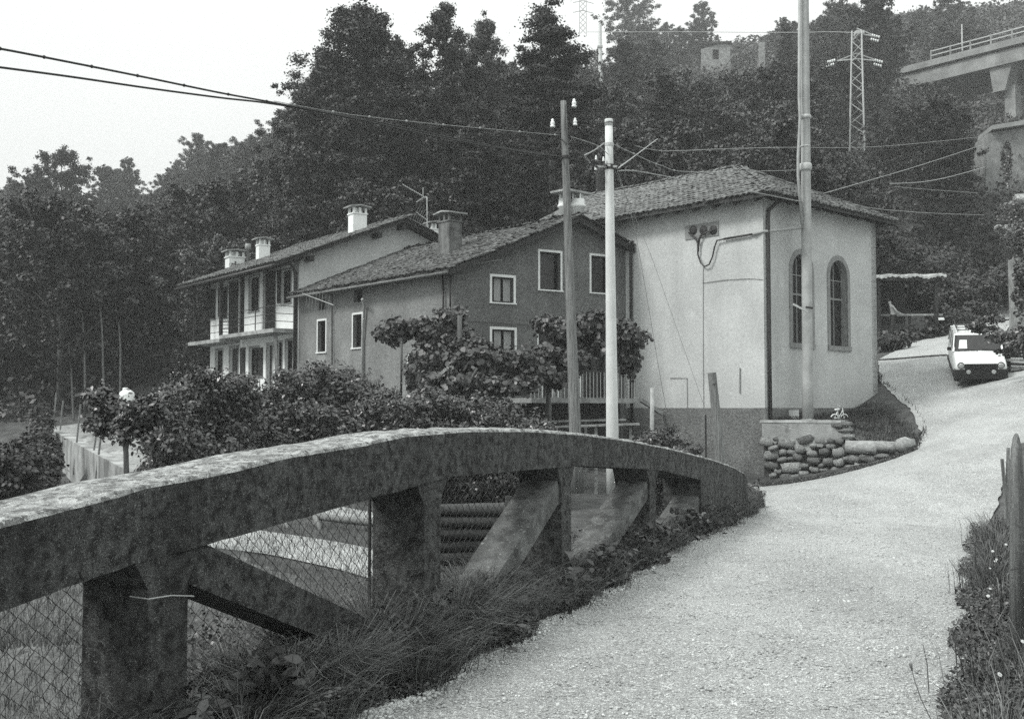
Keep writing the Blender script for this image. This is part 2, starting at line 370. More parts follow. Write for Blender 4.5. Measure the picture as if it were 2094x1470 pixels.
F3 = Pl(E3.pt(0, 0), (-.75, 1)); L3 = F3.hit(430, 700)[0]

# ------------------------------------------------------------------ terrain
def A(u, v, Y): p = at(u, v, Y); return (p.x, p.y, p.z)
road_pts = [(-3.4, -3, 0), (-1.5, 4, 0), (0, 8, 0), (2.2, 13, 0), (3.6, 16.8, 0), (4, 4, 0), (9, 3, .1), (4, 10, 0), (6, 16, 0), (9, 12, .25), (12, 8, .6), (16, 14, 1.4),
            (5, -6, 0), (-4, -8, 0), (14, -4, .4), A(1560, 990, 33.2), A(1700, 966, 32.2), A(1640, 1015, 26), A(1850, 930, 30.4), A(1950, 975, 23), A(1940, 890, 29), A(1905, 840, 34),
            A(1990, 781, 36.5), A(1800, 738, 44), A(1900, 736, 41), A(1960, 690, 47), A(2060, 640, 57), A(2094, 780, 33), A(2090, 900, 20), A(1850, 712, 48), A(1880, 690, 52), A(1825, 676, 52.5), A(1900, 668, 55)]
gard_pts = [A(600, 1120, 18), A(760, 1060, 22), A(100, 1215, 14.5), A(60, 1320, 9), (-4, 5, -1.1), (-6, 2, -1.2), (-1.5, 11, -1.0), (1.5, 17, -1.0), (3, 22, -.9), (5.5, 29, -.8), A(300, 945, 31), A(200, 880, 43),
            A(330, 900, 38), (-9, 24, -.6), (-4, 26, -.6), A(40, 880, 50), A(40, 960, 30), (-12, 20, -.9), (-8, 41, 1.2), (-16, 50, 1.6), (-12.5, 27, -1.5), (-16.5, 34, -1.3), (-20.5, 43, -.9), (0, 31, -.5), (-6, 34, .2), (2, 36, -.3), (-25, 40, -.4), (-25, 20, -1.5), (-12, 8, -1.3)]
hill_pts = [(-60, 50, 1), (-38, 56, 2.6), (-22, 58, 3.0), (-8, 57, 4.0), (4, 56, 4.5), (14, 58, 6.5), (-60, 80, 9), (-30, 90, 9), (-22, 90, 11), (-12, 88, 15), (-4, 72, 11), (6, 75, 14),
            A(1300, 125, 200), A(1450, 150, 175), A(1560, 152, 175), A(1755, 352, 92), A(1680, 70, 210), A(1830, 175, 119), A(1960, 330, 84), A(2080, 430, 70), A(1850, 600, 62), A(2000, 560, 66), A(2094, 600, 62),
            (22, 70, 14), (10, 98, 22), A(560, 345, 150), A(400, 405, 160), A(700, 330, 140), A(900, 290, 135), A(1100, 240, 150), A(150, 520, 115), A(-150, 560, 130), (70, 60, 16), (60, 120, 28), A(2094, 270, 109), A(1960, 225, 112), A(1860, 190, 120), A(2050, 95, 150), A(900, 290, 230), A(600, 345, 210), A(250, 460, 190), A(-100, 500, 190), A(2100, 20, 230), A(1800, 30, 230), (-90, 100, 10), (45, 45, 9), (30, 30, 4.5), (50, 10, 6), (90, 90, 28), (-60, 20, -2), (-60, -10, -3)]
YWP = [(A(102, 872, 44)), (A(200, 925, 32)), (A(300, 975, 23.5))]
YD = [YWP[0], YWP[1], YWP[2], A(300, 945, 31), A(200, 880, 43), A(330, 900, 38), A(380, 930, 30)] + [(p[0] - 1.3, p[1] - .3, p[2] - 2.2) for p in YWP] + [(-17, 24, -2.4), (-22, 34, -2.0), (-28, 42, -1.5)]
gard_pts = [p for p in gard_pts if not (p[1] > 23 and p[0] < -9 and p[1] < 49)] + YD
HF_R = rbf(YD + road_pts + [p for p in hill_pts] + [(-8, 41, 1.2), (-16, 50, 1.6), (-6, 34, .2), (2, 36, -.3), (-20, 10, -1)])
HF_G = rbf(gard_pts + [p for p in hill_pts] + road_pts[15:])
def height(x, y):
    x = np.asarray(x, float); y = np.asarray(y, float)
    side = (x + 3.916 - .45 * y) / 1.0966          # + on the road side of the parapet face
    w = smooth01((-.32 - side) / .5)              # 0 road, 1 garden
    w = w * smooth01((36 - y) / 10) + (0) * x
    w = np.where(y > 36, 0, w)
    wr = smooth01((x - (CL.hit(1500, 900)[0] * 0 + 5.2)) / 1.5) * (y > 24)
    w = w * (1 - wr)
    return HF_R(x, y) * (1 - w) + HF_G(x, y) * w
def hz(x, y): return float(height(np.array([x]), np.array([y]))[0])

def snap_to(x, y, line):
    x = x.copy(); y = y.copy(); d = np.full(x.shape, 1e9); ox, oy = x.copy(), y.copy()
    for (x0, y0), (x1, y1) in zip(line, line[1:] + line[:1]):
        L2_ = (x1 - x0) ** 2 + (y1 - y0) ** 2 + 1e-9; t = np.clip(((x - x0) * (x1 - x0) + (y - y0) * (y1 - y0)) / L2_, 0, 1)
        qx, qy = x0 + t * (x1 - x0), y0 + t * (y1 - y0); e = np.hypot(x - qx, y - qy); m_ = e < d
        d = np.where(m_, e, d); ox = np.where(m_, qx, ox); oy = np.where(m_, qy, oy)
    return ox, oy
def grid_mesh(name, xs, ys, m, zoff=0.0, kind='structure', keep=None, hf=height, noise=0, poly=None, wob=0.0):
    Xg, Yg = np.meshgrid(xs, ys); nx, ny = len(xs), len(ys); xv, yv = Xg.ravel().copy(), Yg.ravel().copy()
    i = np.arange(nx - 1)[None] + np.arange(ny - 1)[:, None] * nx
    F = np.stack([i, i + 1, i + 1 + nx, i + nx], 2).reshape(-1, 4)
    if poly is not None:
        cx, cy = xv[F].mean(1), yv[F].mean(1); F = F[in_poly(cx, cy, poly)]
        used = np.zeros(len(xv), int); np.add.at(used, F.ravel(), 1); b = (used > 0) & (used < 4)
        xv[b], yv[b] = snap_to(xv[b], yv[b], [tuple(p) for p in poly])
        if wob: xv[b] += wob * np.sin(yv[b] * 6.1 + 2 * np.sin(yv[b] * 2.3)); yv[b] += wob * np.sin(xv[b] * 5.3)
    if keep is not None:
        cx, cy = xv[F].mean(1), yv[F].mean(1); F = F[keep(cx, cy)]
    Z = hf(xv, yv) + zoff
    if noise: Z = Z + rng.normal(scale=noise, size=Z.shape)
    V = np.stack([xv, yv, Z], 1)
    me = np_mesh(name, V, F, m, smooth=True); o = link(name, me); tag(o, kind=kind); return o
near_x = np.arange(-26, 30.01, .2); near_y = np.arange(-6, 58.01, .2)
is_near = lambda x, y: (x > -26) & (x < 29.99) & (y > -6) & (y < 58)
road_left = [(-4.3, -6), (-3.9, -1)] + [(.45 * y - 3.916 + e, y) for y, e in ((2, .6), (4, .58), (5.7, .5), (7.4, .5), (9.5, .32), (11.7, .15), (14, .0), (16.2, .02), (17.4, .1))]
road_left += [(X(1545, 22), 22), (X(1545, 28), 28), A(1540, 1000, 32.4)[:2], A(1700, 972, 31.6)[:2], A(1800, 950, 30.5)[:2], A(1868, 920, 30.3)[:2], A(1885, 880, 32)[:2], A(1860, 830, 35.5)[:2], (X(1800, 40) , 40), (X(1797, 44.5), 44.5), A(1860, 700, 49)[:2], A(1930, 682, 51)[:2], A(2000, 650, 55)[:2], A(2060, 627, 60)[:2]]
road_right = [(A(2300, 600, 60)[0], 60), A(2200, 700, 45)[:2], A(2130, 800, 35)[:2], A(2100, 900, 24)[:2], A(2060, 960, 18)[:2], A(2005, 1035, 13.5)[:2], A(1992, 1130, 11.2)[:2], (X(1985, 8.8), 8.8), (X(1975, 7.2), 7.2), (X(1965, 5.9), 5.9), (X(1962, 4.5), 4.5), (1.8, 3), (1.7, -6)]
ROADP = [tuple(p) for p in road_left] + [tuple(p) for p in road_right]
def edge_dist(x, y, line):
    x = np.asarray(x, float); y = np.asarray(y, float); d = np.full(x.shape, 1e9)
    for (x0, y0), (x1, y1) in zip(line[:-1], line[1:]):
        L2_ = (x1 - x0) ** 2 + (y1 - y0) ** 2; t = np.clip(((x - x0) * (x1 - x0) + (y - y0) * (y1 - y0)) / L2_, 0, 1)
        d = np.minimum(d, np.hypot(x - x0 - t * (x1 - x0), y - y0 - t * (y1 - y0)))
    return d
grid_mesh("ground", near_x, near_y, SOIL, zoff=-.035)
far_x = np.arange(-160, 162, 4.0); far_y = np.arange(-60, 264, 4.0)
def far_h(x, y):
    h = height(x, y); return np.where(is_near(x, y), h - 1.2, h)
hill = grid_mesh("hillside", far_x, far_y, HILLM, hf=far_h, keep=lambda x, y: ~((x > -24) & (x < 28) & (y > -4) & (y < 56)))
# road sheet, edges kept crisp by clipping a fine grid to the outline
rx = np.arange(-5, 26, .13); ry = np.arange(-6, 60, .13)
grid_mesh("gravel_road", rx, ry, GRAVEL, zoff=.0, poly=ROADP, noise=.004, wob=.02)
# pale lawns / paths in the garden below
def strip(name, pix, width, m, zoff=.01, label=None):
    pts = [Vector(A(*p)) for p in pix]; V = []; F = []
    out = []
    for i in range(len(pts) - 1):
        for k in range(8): out.append(pts[i].lerp(pts[i + 1], k / 8))
    out.append(pts[-1]); xs, ys = [], []
    for i, p in enumerate(out):
        d = (out[min(i + 1, len(out) - 1)] - out[max(i - 1, 0)]); d.z = 0; d.normalize(); n = Vector((-d.y, d.x, 0))
        for k in range(7):
            q = p + n * (k / 6 - .5) * width; xs.append(q.x); ys.append(q.y)
    zs = height(np.array(xs), np.array(ys)) + zoff
    V = np.stack([xs, ys, zs], 1)
    for i in range(len(out) - 1):
        for k in range(6): F.append((i * 7 + k, i * 7 + k + 1, (i + 1) * 7 + k + 1, (i + 1) * 7 + k))
    o = link(name, np_mesh(name, V, np.array(F), m, smooth=True)); tag(o, kind='structure'); return o
grid_mesh("lawn", np.arange(-20, 0, .3), np.arange(3, 24, .2), LAWN, zoff=-.02, poly=[(-18, 3), (-5.2, 3), (-3.6, 6.5), (-2.4, 10), (-2.6, 15), (-6, 20), (-12, 22), (-18, 20)], wob=.1)
strip("garden_path", [(300, 1083, 20.8), (480, 1102, 19.2), (620, 1117, 18.3), (770, 1138, 17.3), (900, 1165, 16.2)], 1.7, PATH, -.010)
strip("garden_path", [(520, 1043, 24), (640, 1052, 23), (800, 1068, 22), (900, 1080, 21)], 1.5, PATH, -.010)
grid_mesh("yard", np.arange(-22, -4, .3), np.arange(22, 50, .3), YARDM, zoff=-.005, poly=[YWP[0][:2], YWP[1][:2], YWP[2][:2], (X(420, 25), 25), (X(420, 40), 40), (X(300, 46), 46), (X(180, 48), 48)], wob=.15)

# ------------------------------------------------------------------ foliage builders
def link_np(name, VF, m, parent=None, smooth=False):
    return link(name, np_mesh(name, VF[0], VF[1], m, smooth), parent)
def tree_meshes(name, H, spread, trunk_h, kind, nleaf, lsize, seed):
    r = np.random.default_rng(seed); q = random.Random(seed)
    tb = MB(); tr = H * .018 + .04
    pts, rs = [], []
    for i in range(7):
        t = i / 6; pts.append(Vector((math.sin(t * 3 + seed) * .12 * H * .1, math.cos(t * 2.3 + seed) * .1 * H * .1, t * H * .93))); rs.append(tr * (1 - t * .93))
    tb.tube(pts, rs, 7)
    C = []                                   # clump centres with radii
    nl = 60 if kind == 'conifer' else 58 if kind == 'tall' else 34
    for i in range(nl):
        t = trunk_h / H + (1 - trunk_h / H) * ((i + q.random()) / nl)
        z = t * H * .95; a = i * 2.39996 + q.uniform(-.4, .4)
        if kind == 'conifer': reach = spread * (1.02 - t) ** .6 * q.uniform(.65, 1.1)
        elif kind == 'tall': reach = spread * min(1, 2.3 * (1.04 - t)) ** .75 * min(1, .6 + t) * q.uniform(.5, 1.15)
        else: reach = spread * (math.sin(math.pi * min(1, (t - trunk_h / H) / (1 - trunk_h / H) * .8 + .16)) ** .6) * q.uniform(.6, 1.15)
        p0 = pts[min(6, int(t * 6))] * 1; p0.z = z - reach * .35
        rise = -.1 if kind == 'conifer' else .35
        p1 = Vector((math.cos(a) * reach, math.sin(a) * reach, z + reach * rise))
        tb.tube([p0, p0.lerp(p1, .5) + Vector((0, 0, -.05 * reach)), p1], [tr * .35 * (1.1 - t), tr * .2 * (1.1 - t), .01], 4, cap=False)
        for k in range(q.choice((6, 7, 8, 9))):
            f = q.uniform(.3, 1.1); c = p0.lerp(p1, f) + Vector((q.gauss(0, .17), q.gauss(0, .17), q.gauss(0, .13))) * reach
            C.append((c.x, c.y, c.z, q.uniform(.10, .24) * (spread * .5 + .3) * (.75 if kind == 'conifer' else 1)))
            if f > .8 and q.random() < .35:      # a shoot that breaks the outline
                e = (p1 - p0).normalized() * q.uniform(.08, .18) * reach + Vector((0, 0, q.uniform(-.05, .2) * spread * .4)); C.append((c.x + e.x, c.y + e.y, c.z + e.z, q.uniform(.05, .10) * spread))
    for k in range(5): C.append((pts[-1].x + q.gauss(0, .05) * spread, pts[-1].y + q.gauss(0, .05) * spread, H * (.9 + .025 * k), spread * (.14 - .018 * k)))
    C = np.array(C); w = C[:, 3] ** 1.7; idx = r.choice(len(C), nleaf, p=w / w.sum())
    flat = np.array([1.0, 1.0, .62]) if kind != 'conifer' else np.array([1.25, 1.25, .3])
    off = np.clip(r.normal(size=(nleaf, 3)) * .52, -1.4, 1.4); d = unit(off)
    P = C[idx, :3] + off * flat * C[idx, 3][:, None]
    N = d * .6 + np.array([0, 0, .6]) + r.normal(size=(nleaf, 3)) * .6
    leafm = {'conifer': LEAF_C, 'tall': LEAF_D, 'round': LEAF_D, 'mid': LEAF_M}[kind]
    V, F = leaf_geo(P, N, lsize * r.uniform(.55, 1.25, nleaf), LEAF4, r)
    V[:, 2] = np.maximum(V[:, 2], .05)
    return tb.mesh(name + "_trunk", BARK, True), np_mesh(name + "_crown", V, F, leafm)
TK = {
    'round1': tree_meshes("round1", 9.5, 3.4, 2.0, 'round', 30000, .20, 1),
    'round2': tree_meshes("round2", 9.5, 2.9, 1.4, 'round', 28000, .20, 2),
    'mid1': tree_meshes("mid1", 8.5, 3.1, 1.2, 'mid', 28000, .19, 3),
    'mid2': tree_meshes("mid2", 10.5, 2.7, 1.5, 'mid', 28000, .19, 9),
    'con1': tree_meshes("con1", 12, 3.0, 1.0, 'conifer', 30000, .19, 4),
    'tall1': tree_meshes("tall1", 19, 4.4, 2.5, 'tall', 95000, .165, 5),
    'tall2': tree_meshes("tall2", 19, 3.6, 2.0, 'tall', 80000, .165, 6),
    'con2': tree_meshes("con2", 19, 6.0, 3.0, 'conifer', 110000, .165, 8),
}
def put_tree(kind, x, y, scale, rz, name, label, cat='tree', group=None, z=None, zs=1.0):
    z = hz(x, y) - .15 if z is None else z
    o = thing(name, (x, y, z), label, cat, group); o.rotation_euler = (0, 0, rz); o.scale = (scale, scale, scale * zs)
    for nm, me in zip(('trunk', 'crown'), TK[kind]):
        c = bpy.data.objects.new(nm, me); COL.objects.link(c); c.parent = o
    return o
def tree_to(kind, u, vtop, Y, rz, name, label, H, cat='tree', group=None, wide=1.0):   # height from its top in the view
    x = X(u, Y); zt = at(u, vtop, Y).z; z0 = hz(x, Y) - .15; s = (zt - z0) / H
    o = put_tree(kind, x, Y, s * wide, rz, name, label, cat, group, z0, 1 / wide); return o

# named trees on the skyline, told apart by where they stand
tree_to('tall1', 725, -5, 60, .3, "tall_tree", "tall spreading tree rising behind the white chimney of the balconied house", 19, wide=1.05)
tree_to('tall1', 668, 88, 61, 1.9, "tall_tree", "leafy tree filling the left shoulder of the tall spreading tree", 19, wide=.9)
tree_to('tall2', 772, 40, 61, 2.9, "tall_tree", "leafy tree filling the right shoulder of the tall spreading tree", 19, wide=1.0)
tree_to('tall2', 630, 150, 63, 2.1, "tall_tree", "lower leafy tree at the left foot of the tall spreading tree", 19)
tree_to('tall2', 815, 75, 62, 4.0, "tall_tree", "airy tree between the tall spreading tree and the thin pair beside it", 19)
tree_to('tall2', 905, -8, 60, 1.2, "tall_tree", "slender tall tree with gaps in its crown, above the dark chimney of the grey house", 19, wide=.8)
tree_to('tall1', 985, 30, 64, 5.2, "tall_tree", "thin topped tree just left of the broad dark conifer", 19, wide=.62)
tree_to('con2', 1125, 5, 58, .9, "conifer_tree", "broad dark conifer rising behind the wooden pole", 19, wide=1.0)
tree_to('round1', 118, 310, 108, .4, "broadleaf_tree", "rounded tree breaking the skyline at the far left", 9.5, wide=.85)
tree_to('round2', 60, 355, 112, 1.4, "broadleaf_tree", "lower round tree left of the skyline tree at far left", 9.5)
tree_to('mid2', 252, 322, 145, 2.4, "broadleaf_tree", "small hazy tree standing alone right of the thin distant pole", 10.5, wide=.8)
tree_to('mid1', 395, 275, 150, 2.9, "broadleaf_tree", "hazy tree with a knob shaped top where the left skyline starts to climb", 8.5, wide=.8)
tree_to('mid1', 1290, -12, 196, .2, "broadleaf_tree", "hazy tree on the hilltop right of the distant white pole", 8.5)
tree_to('mid2', 1440, 4, 192, 1.9, "broadleaf_tree", "hazy tree on the hilltop directly above the ruined hut", 10.5)
tree_to('mid2', 1960, -30, 150, 3.3, "broadleaf_tree", "loose crowned tree against the sky left of the viaduct railing", 10.5)
named = [(X(u, Y), Y) for u, Y in ((725, 60), (630, 63), (815, 62), (905, 60), (985, 64), (1125, 58), (118, 108), (252, 145), (395, 150))]
# the wood: every tree of it that shows (about 250), one by one
SKY = [(-200, 400), (0, 372), (60, 365), (170, 392), (215, 405), (300, 380), (350, 320), (430, 290), (520, 262), (600, 205), (700, 130), (900, 120), (1200, 100), (1235, 85), (1300, 40), (1400, 25), (1500, 40), (1580, 18), (1700, 0), (1900, -5), (1980, 10), (2100, 95), (2300, 100)]
def skyv(u):
    for (a, va), (b, vb) in zip(SKY[:-1], SKY[1:]):
        if a <= u <= b: return va + (vb - va) * (u - a) / (b - a)
    return 200
wood = []
tries = 0
while len(wood) < 262 and tries < 20000:
    tries += 1
    Y = rnd.choice((rnd.uniform(52, 90), rnd.uniform(60, 130), rnd.uniform(110, 215))); u = rnd.uniform(-120, 2210); x = X(u, Y)
    if 1780 < u and Y < 64: continue
    if 1395 < u < 1600 and 165 < Y < 179: continue
    vlow = -999
    if 1650 < u < 1860 and Y < 93: vlow = 352
    if u > 1800 and Y < 116: vlow = 215 - (u - 1800) * .12
    if u > 1985 and Y < 116: vlow = 300
    if u > 1960 and Y < 76: vlow = 440
    if u < 560 and Y < 118: vlow = max(vlow, 425 - max(0, u - 300) * .35)
    if 1380 < u < 1610 and Y < 174: vlow = 152
    if 1190 < u < 1265 and Y < 151: vlow = 170
    if u > 1800 and 108 < Y < 128: continue
    if any((x - a) ** 2 + (Y - b) ** 2 < (2.9 + .026 * max(0, Y - 55)) ** 2 for a, b, *_ in wood): continue
    if any((x - a) ** 2 + (Y - b) ** 2 < 9 for a, b in named): continue
    z0 = hz(x, Y); vt = max(skyv(u) + rnd.uniform(8, 60), vlow + rnd.uniform(0, 30)); zmax = at(u, vt, Y).z
    kind = rnd.choice(['round1', 'round2', 'mid1', 'mid2', 'con1', 'round1', 'round2'])
    Hh = {'round1': 9.5, 'round2': 9.5, 'mid1': 8.5, 'mid2': 10.5, 'con1': 12}[kind]
    want = rnd.uniform(.75, 1.15) * Hh * (1 + max(0, Y - 80) / 200)
    if z0 + want > zmax: want = zmax - z0
    if want < 2.0: continue
    wood.append((x, Y, kind, max(want / Hh, .35), z0, u))
for x, Y, kind, s, z0, u in wood:
    where = ["at the far left edge", "left of the balconied house", "above the balconied house", "above the grey house", "above the chapel roof", "around the pylon", "beside the viaduct"][sum(u > q for q in (150, 400, 700, 1150, 1500, 1830))]
    row = "low on the slope" if Y < 80 else "half way up the slope" if Y < 125 else "high on the far slope"
    look = {'c': "dark pointed conifer", 'r': "dark leafy tree", 'm': "paler leafy tree"}[kind[0]]
    put_tree(kind, x, Y, s, rnd.uniform(0, 6.28), "woodland_tree", look + " " + row + " " + where, 'tree', look + "s " + row + " " + where, z0 - .2, rnd.uniform(.9, 1.15))
for i in range(46):                          # the row of trees along the hazy left ridge
    u = -40 + i * 15 + rnd.uniform(-6, 6); Y = rnd.uniform(130, 176); kind = rnd.choice(['round1', 'round2', 'mid1', 'mid2']); Hh = {'round1': 9.5, 'round2': 9.5, 'mid1': 8.5, 'mid2': 10.5}[kind]
    x = X(u, Y); z0 = hz(x, Y); zmax = at(u, skyv(u) + rnd.uniform(6, 45), Y).z; sc_ = max(.8, min(2.0, (zmax - z0) / Hh)); z0 = min(z0, zmax - Hh * sc_) if zmax - Hh * sc_ > z0 - 6 else z0
    put_tree(kind, x, Y, sc_, rnd.uniform(0, 6.28), "ridge_tree", ("pale hazy tree on the far left ridge", "hazy rounded tree on the far left ridge")[kind[0] == 'r'], 'tree', ("pale hazy trees of the far left ridge", "hazy rounded trees of the far left ridge")[kind[0] == 'r'], z0 - .3, 1.0)
# undergrowth: nobody could count it
def undergrowth():
    n = 220000; Y = 50 + 165 * rng.uniform(0, 1, n) ** 1.25; u = rng.uniform(-150, 2250, n); x = (u - PW / 2) / FPX * Y
    cl = np.sin(x * .9 + np.sin(Y * .7) * 2) * np.sin(Y * .8 + np.sin(x * .5)) * .5 + .5
    keep = ~((x < 20) & (x > -19) & (Y < 56)) & ~((u > 1780) & (Y < 58)) & ~((u > 1700) & (Y < 53)) & ~((u < 480) & (Y < 51))
    x, Y, cl = x[keep], Y[keep], cl[keep]; z = height(x, Y) + rng.uniform(0, 1, len(x)) ** 1.3 * (.4 + 2.2 * cl)
    P = np.stack([x, Y, z], 1); N = rng.normal(size=P.shape) * .7 + np.array([0, -.3, .8])
    o = link_np("undergrowth", leaf_geo(P, N, rng.uniform(.2, .42, len(x)) * (1 + np.maximum(0, Y - 80) / 90)), LEAF_D)
    tag(o, "dense low undergrowth covering the wooded slope between the trunks", "undergrowth", kind='stuff')
undergrowth()

def leafy(name, label, cat, blobs, n, size, m, stems=None, shape=LEAF6, up=.6, group=None, shell=.35, smear=.35, extra=None, fill=True, nstem=2):
    """a shrub or climber: blobs (u,v,Y,rx,ry,rz in metres)"""
    B = np.array([(*A(b[0], b[1], b[2]), b[3], b[4], b[5]) for b in blobs]); w = B[:, 3] * B[:, 5] + .02
    if fill:
        extra_b = []
        for b in B:
            gz_ = hz(b[0], b[1]); zz_ = b[2] - b[5] * .4
            if zz_ - gz_ > .25:
                k_ = max(1, int((zz_ - gz_) / .6)); hh_ = (zz_ - gz_) / k_
                for q_ in range(k_): extra_b.append((b[0] + rnd.uniform(-.1, .1), b[1] + .1, gz_ + hh_ * (q_ + .5), b[3] * .95, b[4], hh_ * .65))
        if extra_b: n = int(n * (1 + .5 * len(extra_b) / len(B))); B = np.concatenate([B, np.array(extra_b)])
    sb = []                                  # small side clumps break the roundness
    for b in B:
        for q_ in range(6):
            d_ = Vector((rnd.gauss(0, 1), rnd.gauss(0, 1), abs(rnd.gauss(0, .9)))).normalized(); f_ = rnd.uniform(.2, .42)
            sb.append((b[0] + d_.x * b[3] * .95, b[1] + d_.y * b[4] * .95, b[2] + d_.z * b[5] * .95, b[3] * f_, b[4] * f_, b[5] * f_ * 1.1))
    B = np.concatenate([B, np.array(sb)]); w = B[:, 3] * B[:, 5] + .012
    c0 = Vector((B[:, 0].mean(), B[:, 1].mean(), 0)); g = hz(c0.x, c0.y); root = thing(name, (c0.x, c0.y, g), label, cat, group)
    idx = rng.choice(len(B), n, p=w / w.sum()); d = unit(rng.normal(size=(n, 3)))
    rad = shell + (1 - shell) * rng.uniform(0, 1, n); lump = 1 + smear * np.sin(d[:, 0] * 7 + idx) * np.cos(d[:, 2] * 6 + idx * 2)
    P = B[idx, :3] + d * B[idx, 3:6] * (rad * lump)[:, None] + rng.normal(size=(n, 3)) * .03
    N = d * .7 + np.array([-.1, -.2, up]) + rng.normal(size=(n, 3)) * .5
    sp, sn = [], []                          # shoots that stand out of the mass
    for b in B[:len(blobs)]:
        for k in range(7):
            d_ = Vector((rnd.gauss(0, 1), rnd.gauss(0, .7), rnd.gauss(.5, .8))).normalized(); p_ = Vector(b[:3]) + Vector((d_.x * b[3], d_.y * b[4], d_.z * b[5])) * .9; L_ = rnd.uniform(.5, 1.1) * (b[3] * .5 + .12); g_ = Vector((rnd.uniform(-.3, .3), 0, rnd.uniform(-.5, .2)))
            for q_ in range(int(L_ / size * 2.6)):
                t_ = q_ / (L_ / size * 2.6); e_ = p_ + d_ * L_ * t_ + g_ * L_ * t_ * t_; sp.append((e_.x + rnd.gauss(0, size * .35), e_.y + rnd.gauss(0, size * .35), e_.z + rnd.gauss(0, size * .3))); sn.append((d_.x, d_.y - .3, .8))
    if sp: P = np.concatenate([P, np.array(sp)]); N = np.concatenate([N, np.array(sn) + rng.normal(size=(len(sn), 3)) * .5]); n = len(P)
    V, F = leaf_geo(P, N, size * rng.uniform(.45, 1.5, n), LEAF6N if (shape is LEAF6 and m is LEAF_S) else shape)
    link_np('foliage', (V, F), m, root)
    mb = MB()
    for b in B[:len(blobs)]:
        for k in range(nstem):
            e = Vector(b[:3]) + Vector((rnd.uniform(-.5, .5) * b[3], rnd.uniform(-.5, .5) * b[4], rnd.uniform(-.2, .6) * b[5]))
            s0 = Vector((c0.x + (b[0] - c0.x) * .75 + rnd.uniform(-.2, .2), c0.y + (b[1] - c0.y) * .75, 0)); s0.z = hz(s0.x, s0.y) - .05
            mb.tube([s0, s0.lerp(e, .5) + Vector((rnd.uniform(-.15, .15), 0, .1)), e], [.022, .014, .005], 5, cap=False)
    if extra: extra(mb)
    mb.build('stem', BARK, root, True)
    return root

# ------------------------------------------------------------------ bridge parapet (concrete arch with posts and sloping ties)
def interp(x, tab):
    if x <= tab[0][0]: return tab[0][1] + (tab[1][1] - tab[0][1]) / (tab[1][0] - tab[0][0]) * (x - tab[0][0])
    for (a, va), (b, vb) in zip(tab[:-1], tab[1:]):
        if x <= b: return va + (vb - va) * (x - a) / (b - a)
    return tab[-1][1]
TOPPX = [(16, 1069), (188, 1026), (300, 994), (469, 963), (587, 933), (751, 907), (826, 890), (953, 880), (1080, 880), (1185, 887), (1290, 901), (1375, 918), (1459, 940), (1501, 955), (1530, 972)]
BOTPX = [(16, 1245), (267, 1155), (483, 1097), (760, 1019), (856, 993), (923, 974), (1128, 957), (1189, 952), (1318, 959), (1354, 962), (1434, 981)]
top_t = [PAR.hit(*p) for p in TOPPX]; bot_t = [PAR.hit(*p) for p in BOTPX]
S0 = PAR.hit(16, 1100)[0]; S1 = PAR.hit(1530, 1000)[0]
top_t = [(S0 - 3.2, top_t[0][1] - .62), (S0 - 1.4, top_t[0][1] - .2)] + top_t
bot_t = [(S0 - 3.2, bot_t[0][1] - .62), (S0 - 1.4, bot_t[0][1] - .2)] + bot_t
SB1 = bot_t[-1][0]
TH = -.50                                   # the beam reaches back from the face
root = thing("bridge_parapet", tuple(PAR.pt(S0 + 5, 0)), "long weathered concrete parapet of the bridge, arched top, open below between posts and sloping ties", "bridge parapet")
def beam_mesh():
    ss = np.arange(S0 - 3.2, S1 + .001, .09); ss = np.append(ss, S1)
    rows = []
    for s in ss:
        zt = interp(s, top_t); zb = interp(s, bot_t) if s < SB1 else -.06
        j = .006 * math.sin(s * 31) + .005 * math.sin(s * 57 + 1)
        if s > S1 - .12: zt -= (s - S1 + .12) * .5
        prof = [(0 + j, zb), (0 + j * .6, (zb + zt) / 2), (j, zt - .012), (-.015, zt + .006 + j), (-.14, zt + .014 + j), (-.36, zt + .014 - j), (TH + .02, zt + .0), (TH, zt - .03), (TH, zb)]
        rows.append([PAR.pt(s, z, o) for o, z in prof])
    mb = MB(); k = len(rows[0]); mb.v = [tuple(p) for r_ in rows for p in r_]
    for i in range(len(rows) - 1):
        for q in range(k):
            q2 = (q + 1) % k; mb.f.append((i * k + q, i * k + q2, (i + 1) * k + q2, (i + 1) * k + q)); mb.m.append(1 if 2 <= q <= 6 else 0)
    mb.f.append(tuple(range(k))); mb.m.append(0); mb.f.append(tuple((len(rows) - 1) * k + q for q in reversed(range(k)))); mb.m.append(0)
    return mb
beam_mesh().build("arched_beam", [CONC, CONC_TOP], root, recalc=True)
POSTS = [(305, 385), (865, 906), (1140, 1178), (1325, 1347)]
for i, (ua, ub) in enumerate(POSTS):
    v = (1300, 1080, 1010, 1000)[i]; a0 = PAR.hit(ua, v)[0]; a1 = PAR.hit(ub, v)[0]; am = (a0 + a1) / 2
    if i > 0: a0, a1 = am - .12, am + .12
    w = a1 - a0; zt = interp(am, bot_t) + .06; fl = .11; zf = zt - .06 - .15
    g = -1.2
    poly = [(a0, g), (a1, g), (a1, zf), (a1 + fl, interp(a1 + fl, bot_t) + .03), (a0 - fl, interp(a0 - fl, bot_t) + .03), (a0, zf)]
    MB().extrude([PAR.pt(s, z, -.006) for s, z in poly], PAR.n * -.40).build("post", CONC, root, recalc=True)
a0 = PAR.hit(345, 1300)[0] - 2.62
MB().extrude([PAR.pt(s, z, -.006) for s, z in [(a0 - .12, -1.2), (a0 + .12, -1.2), (a0 + .12, .7), (a0 - .12, .62)]], PAR.n * -.40).build("post", CONC, root, recalc=True)
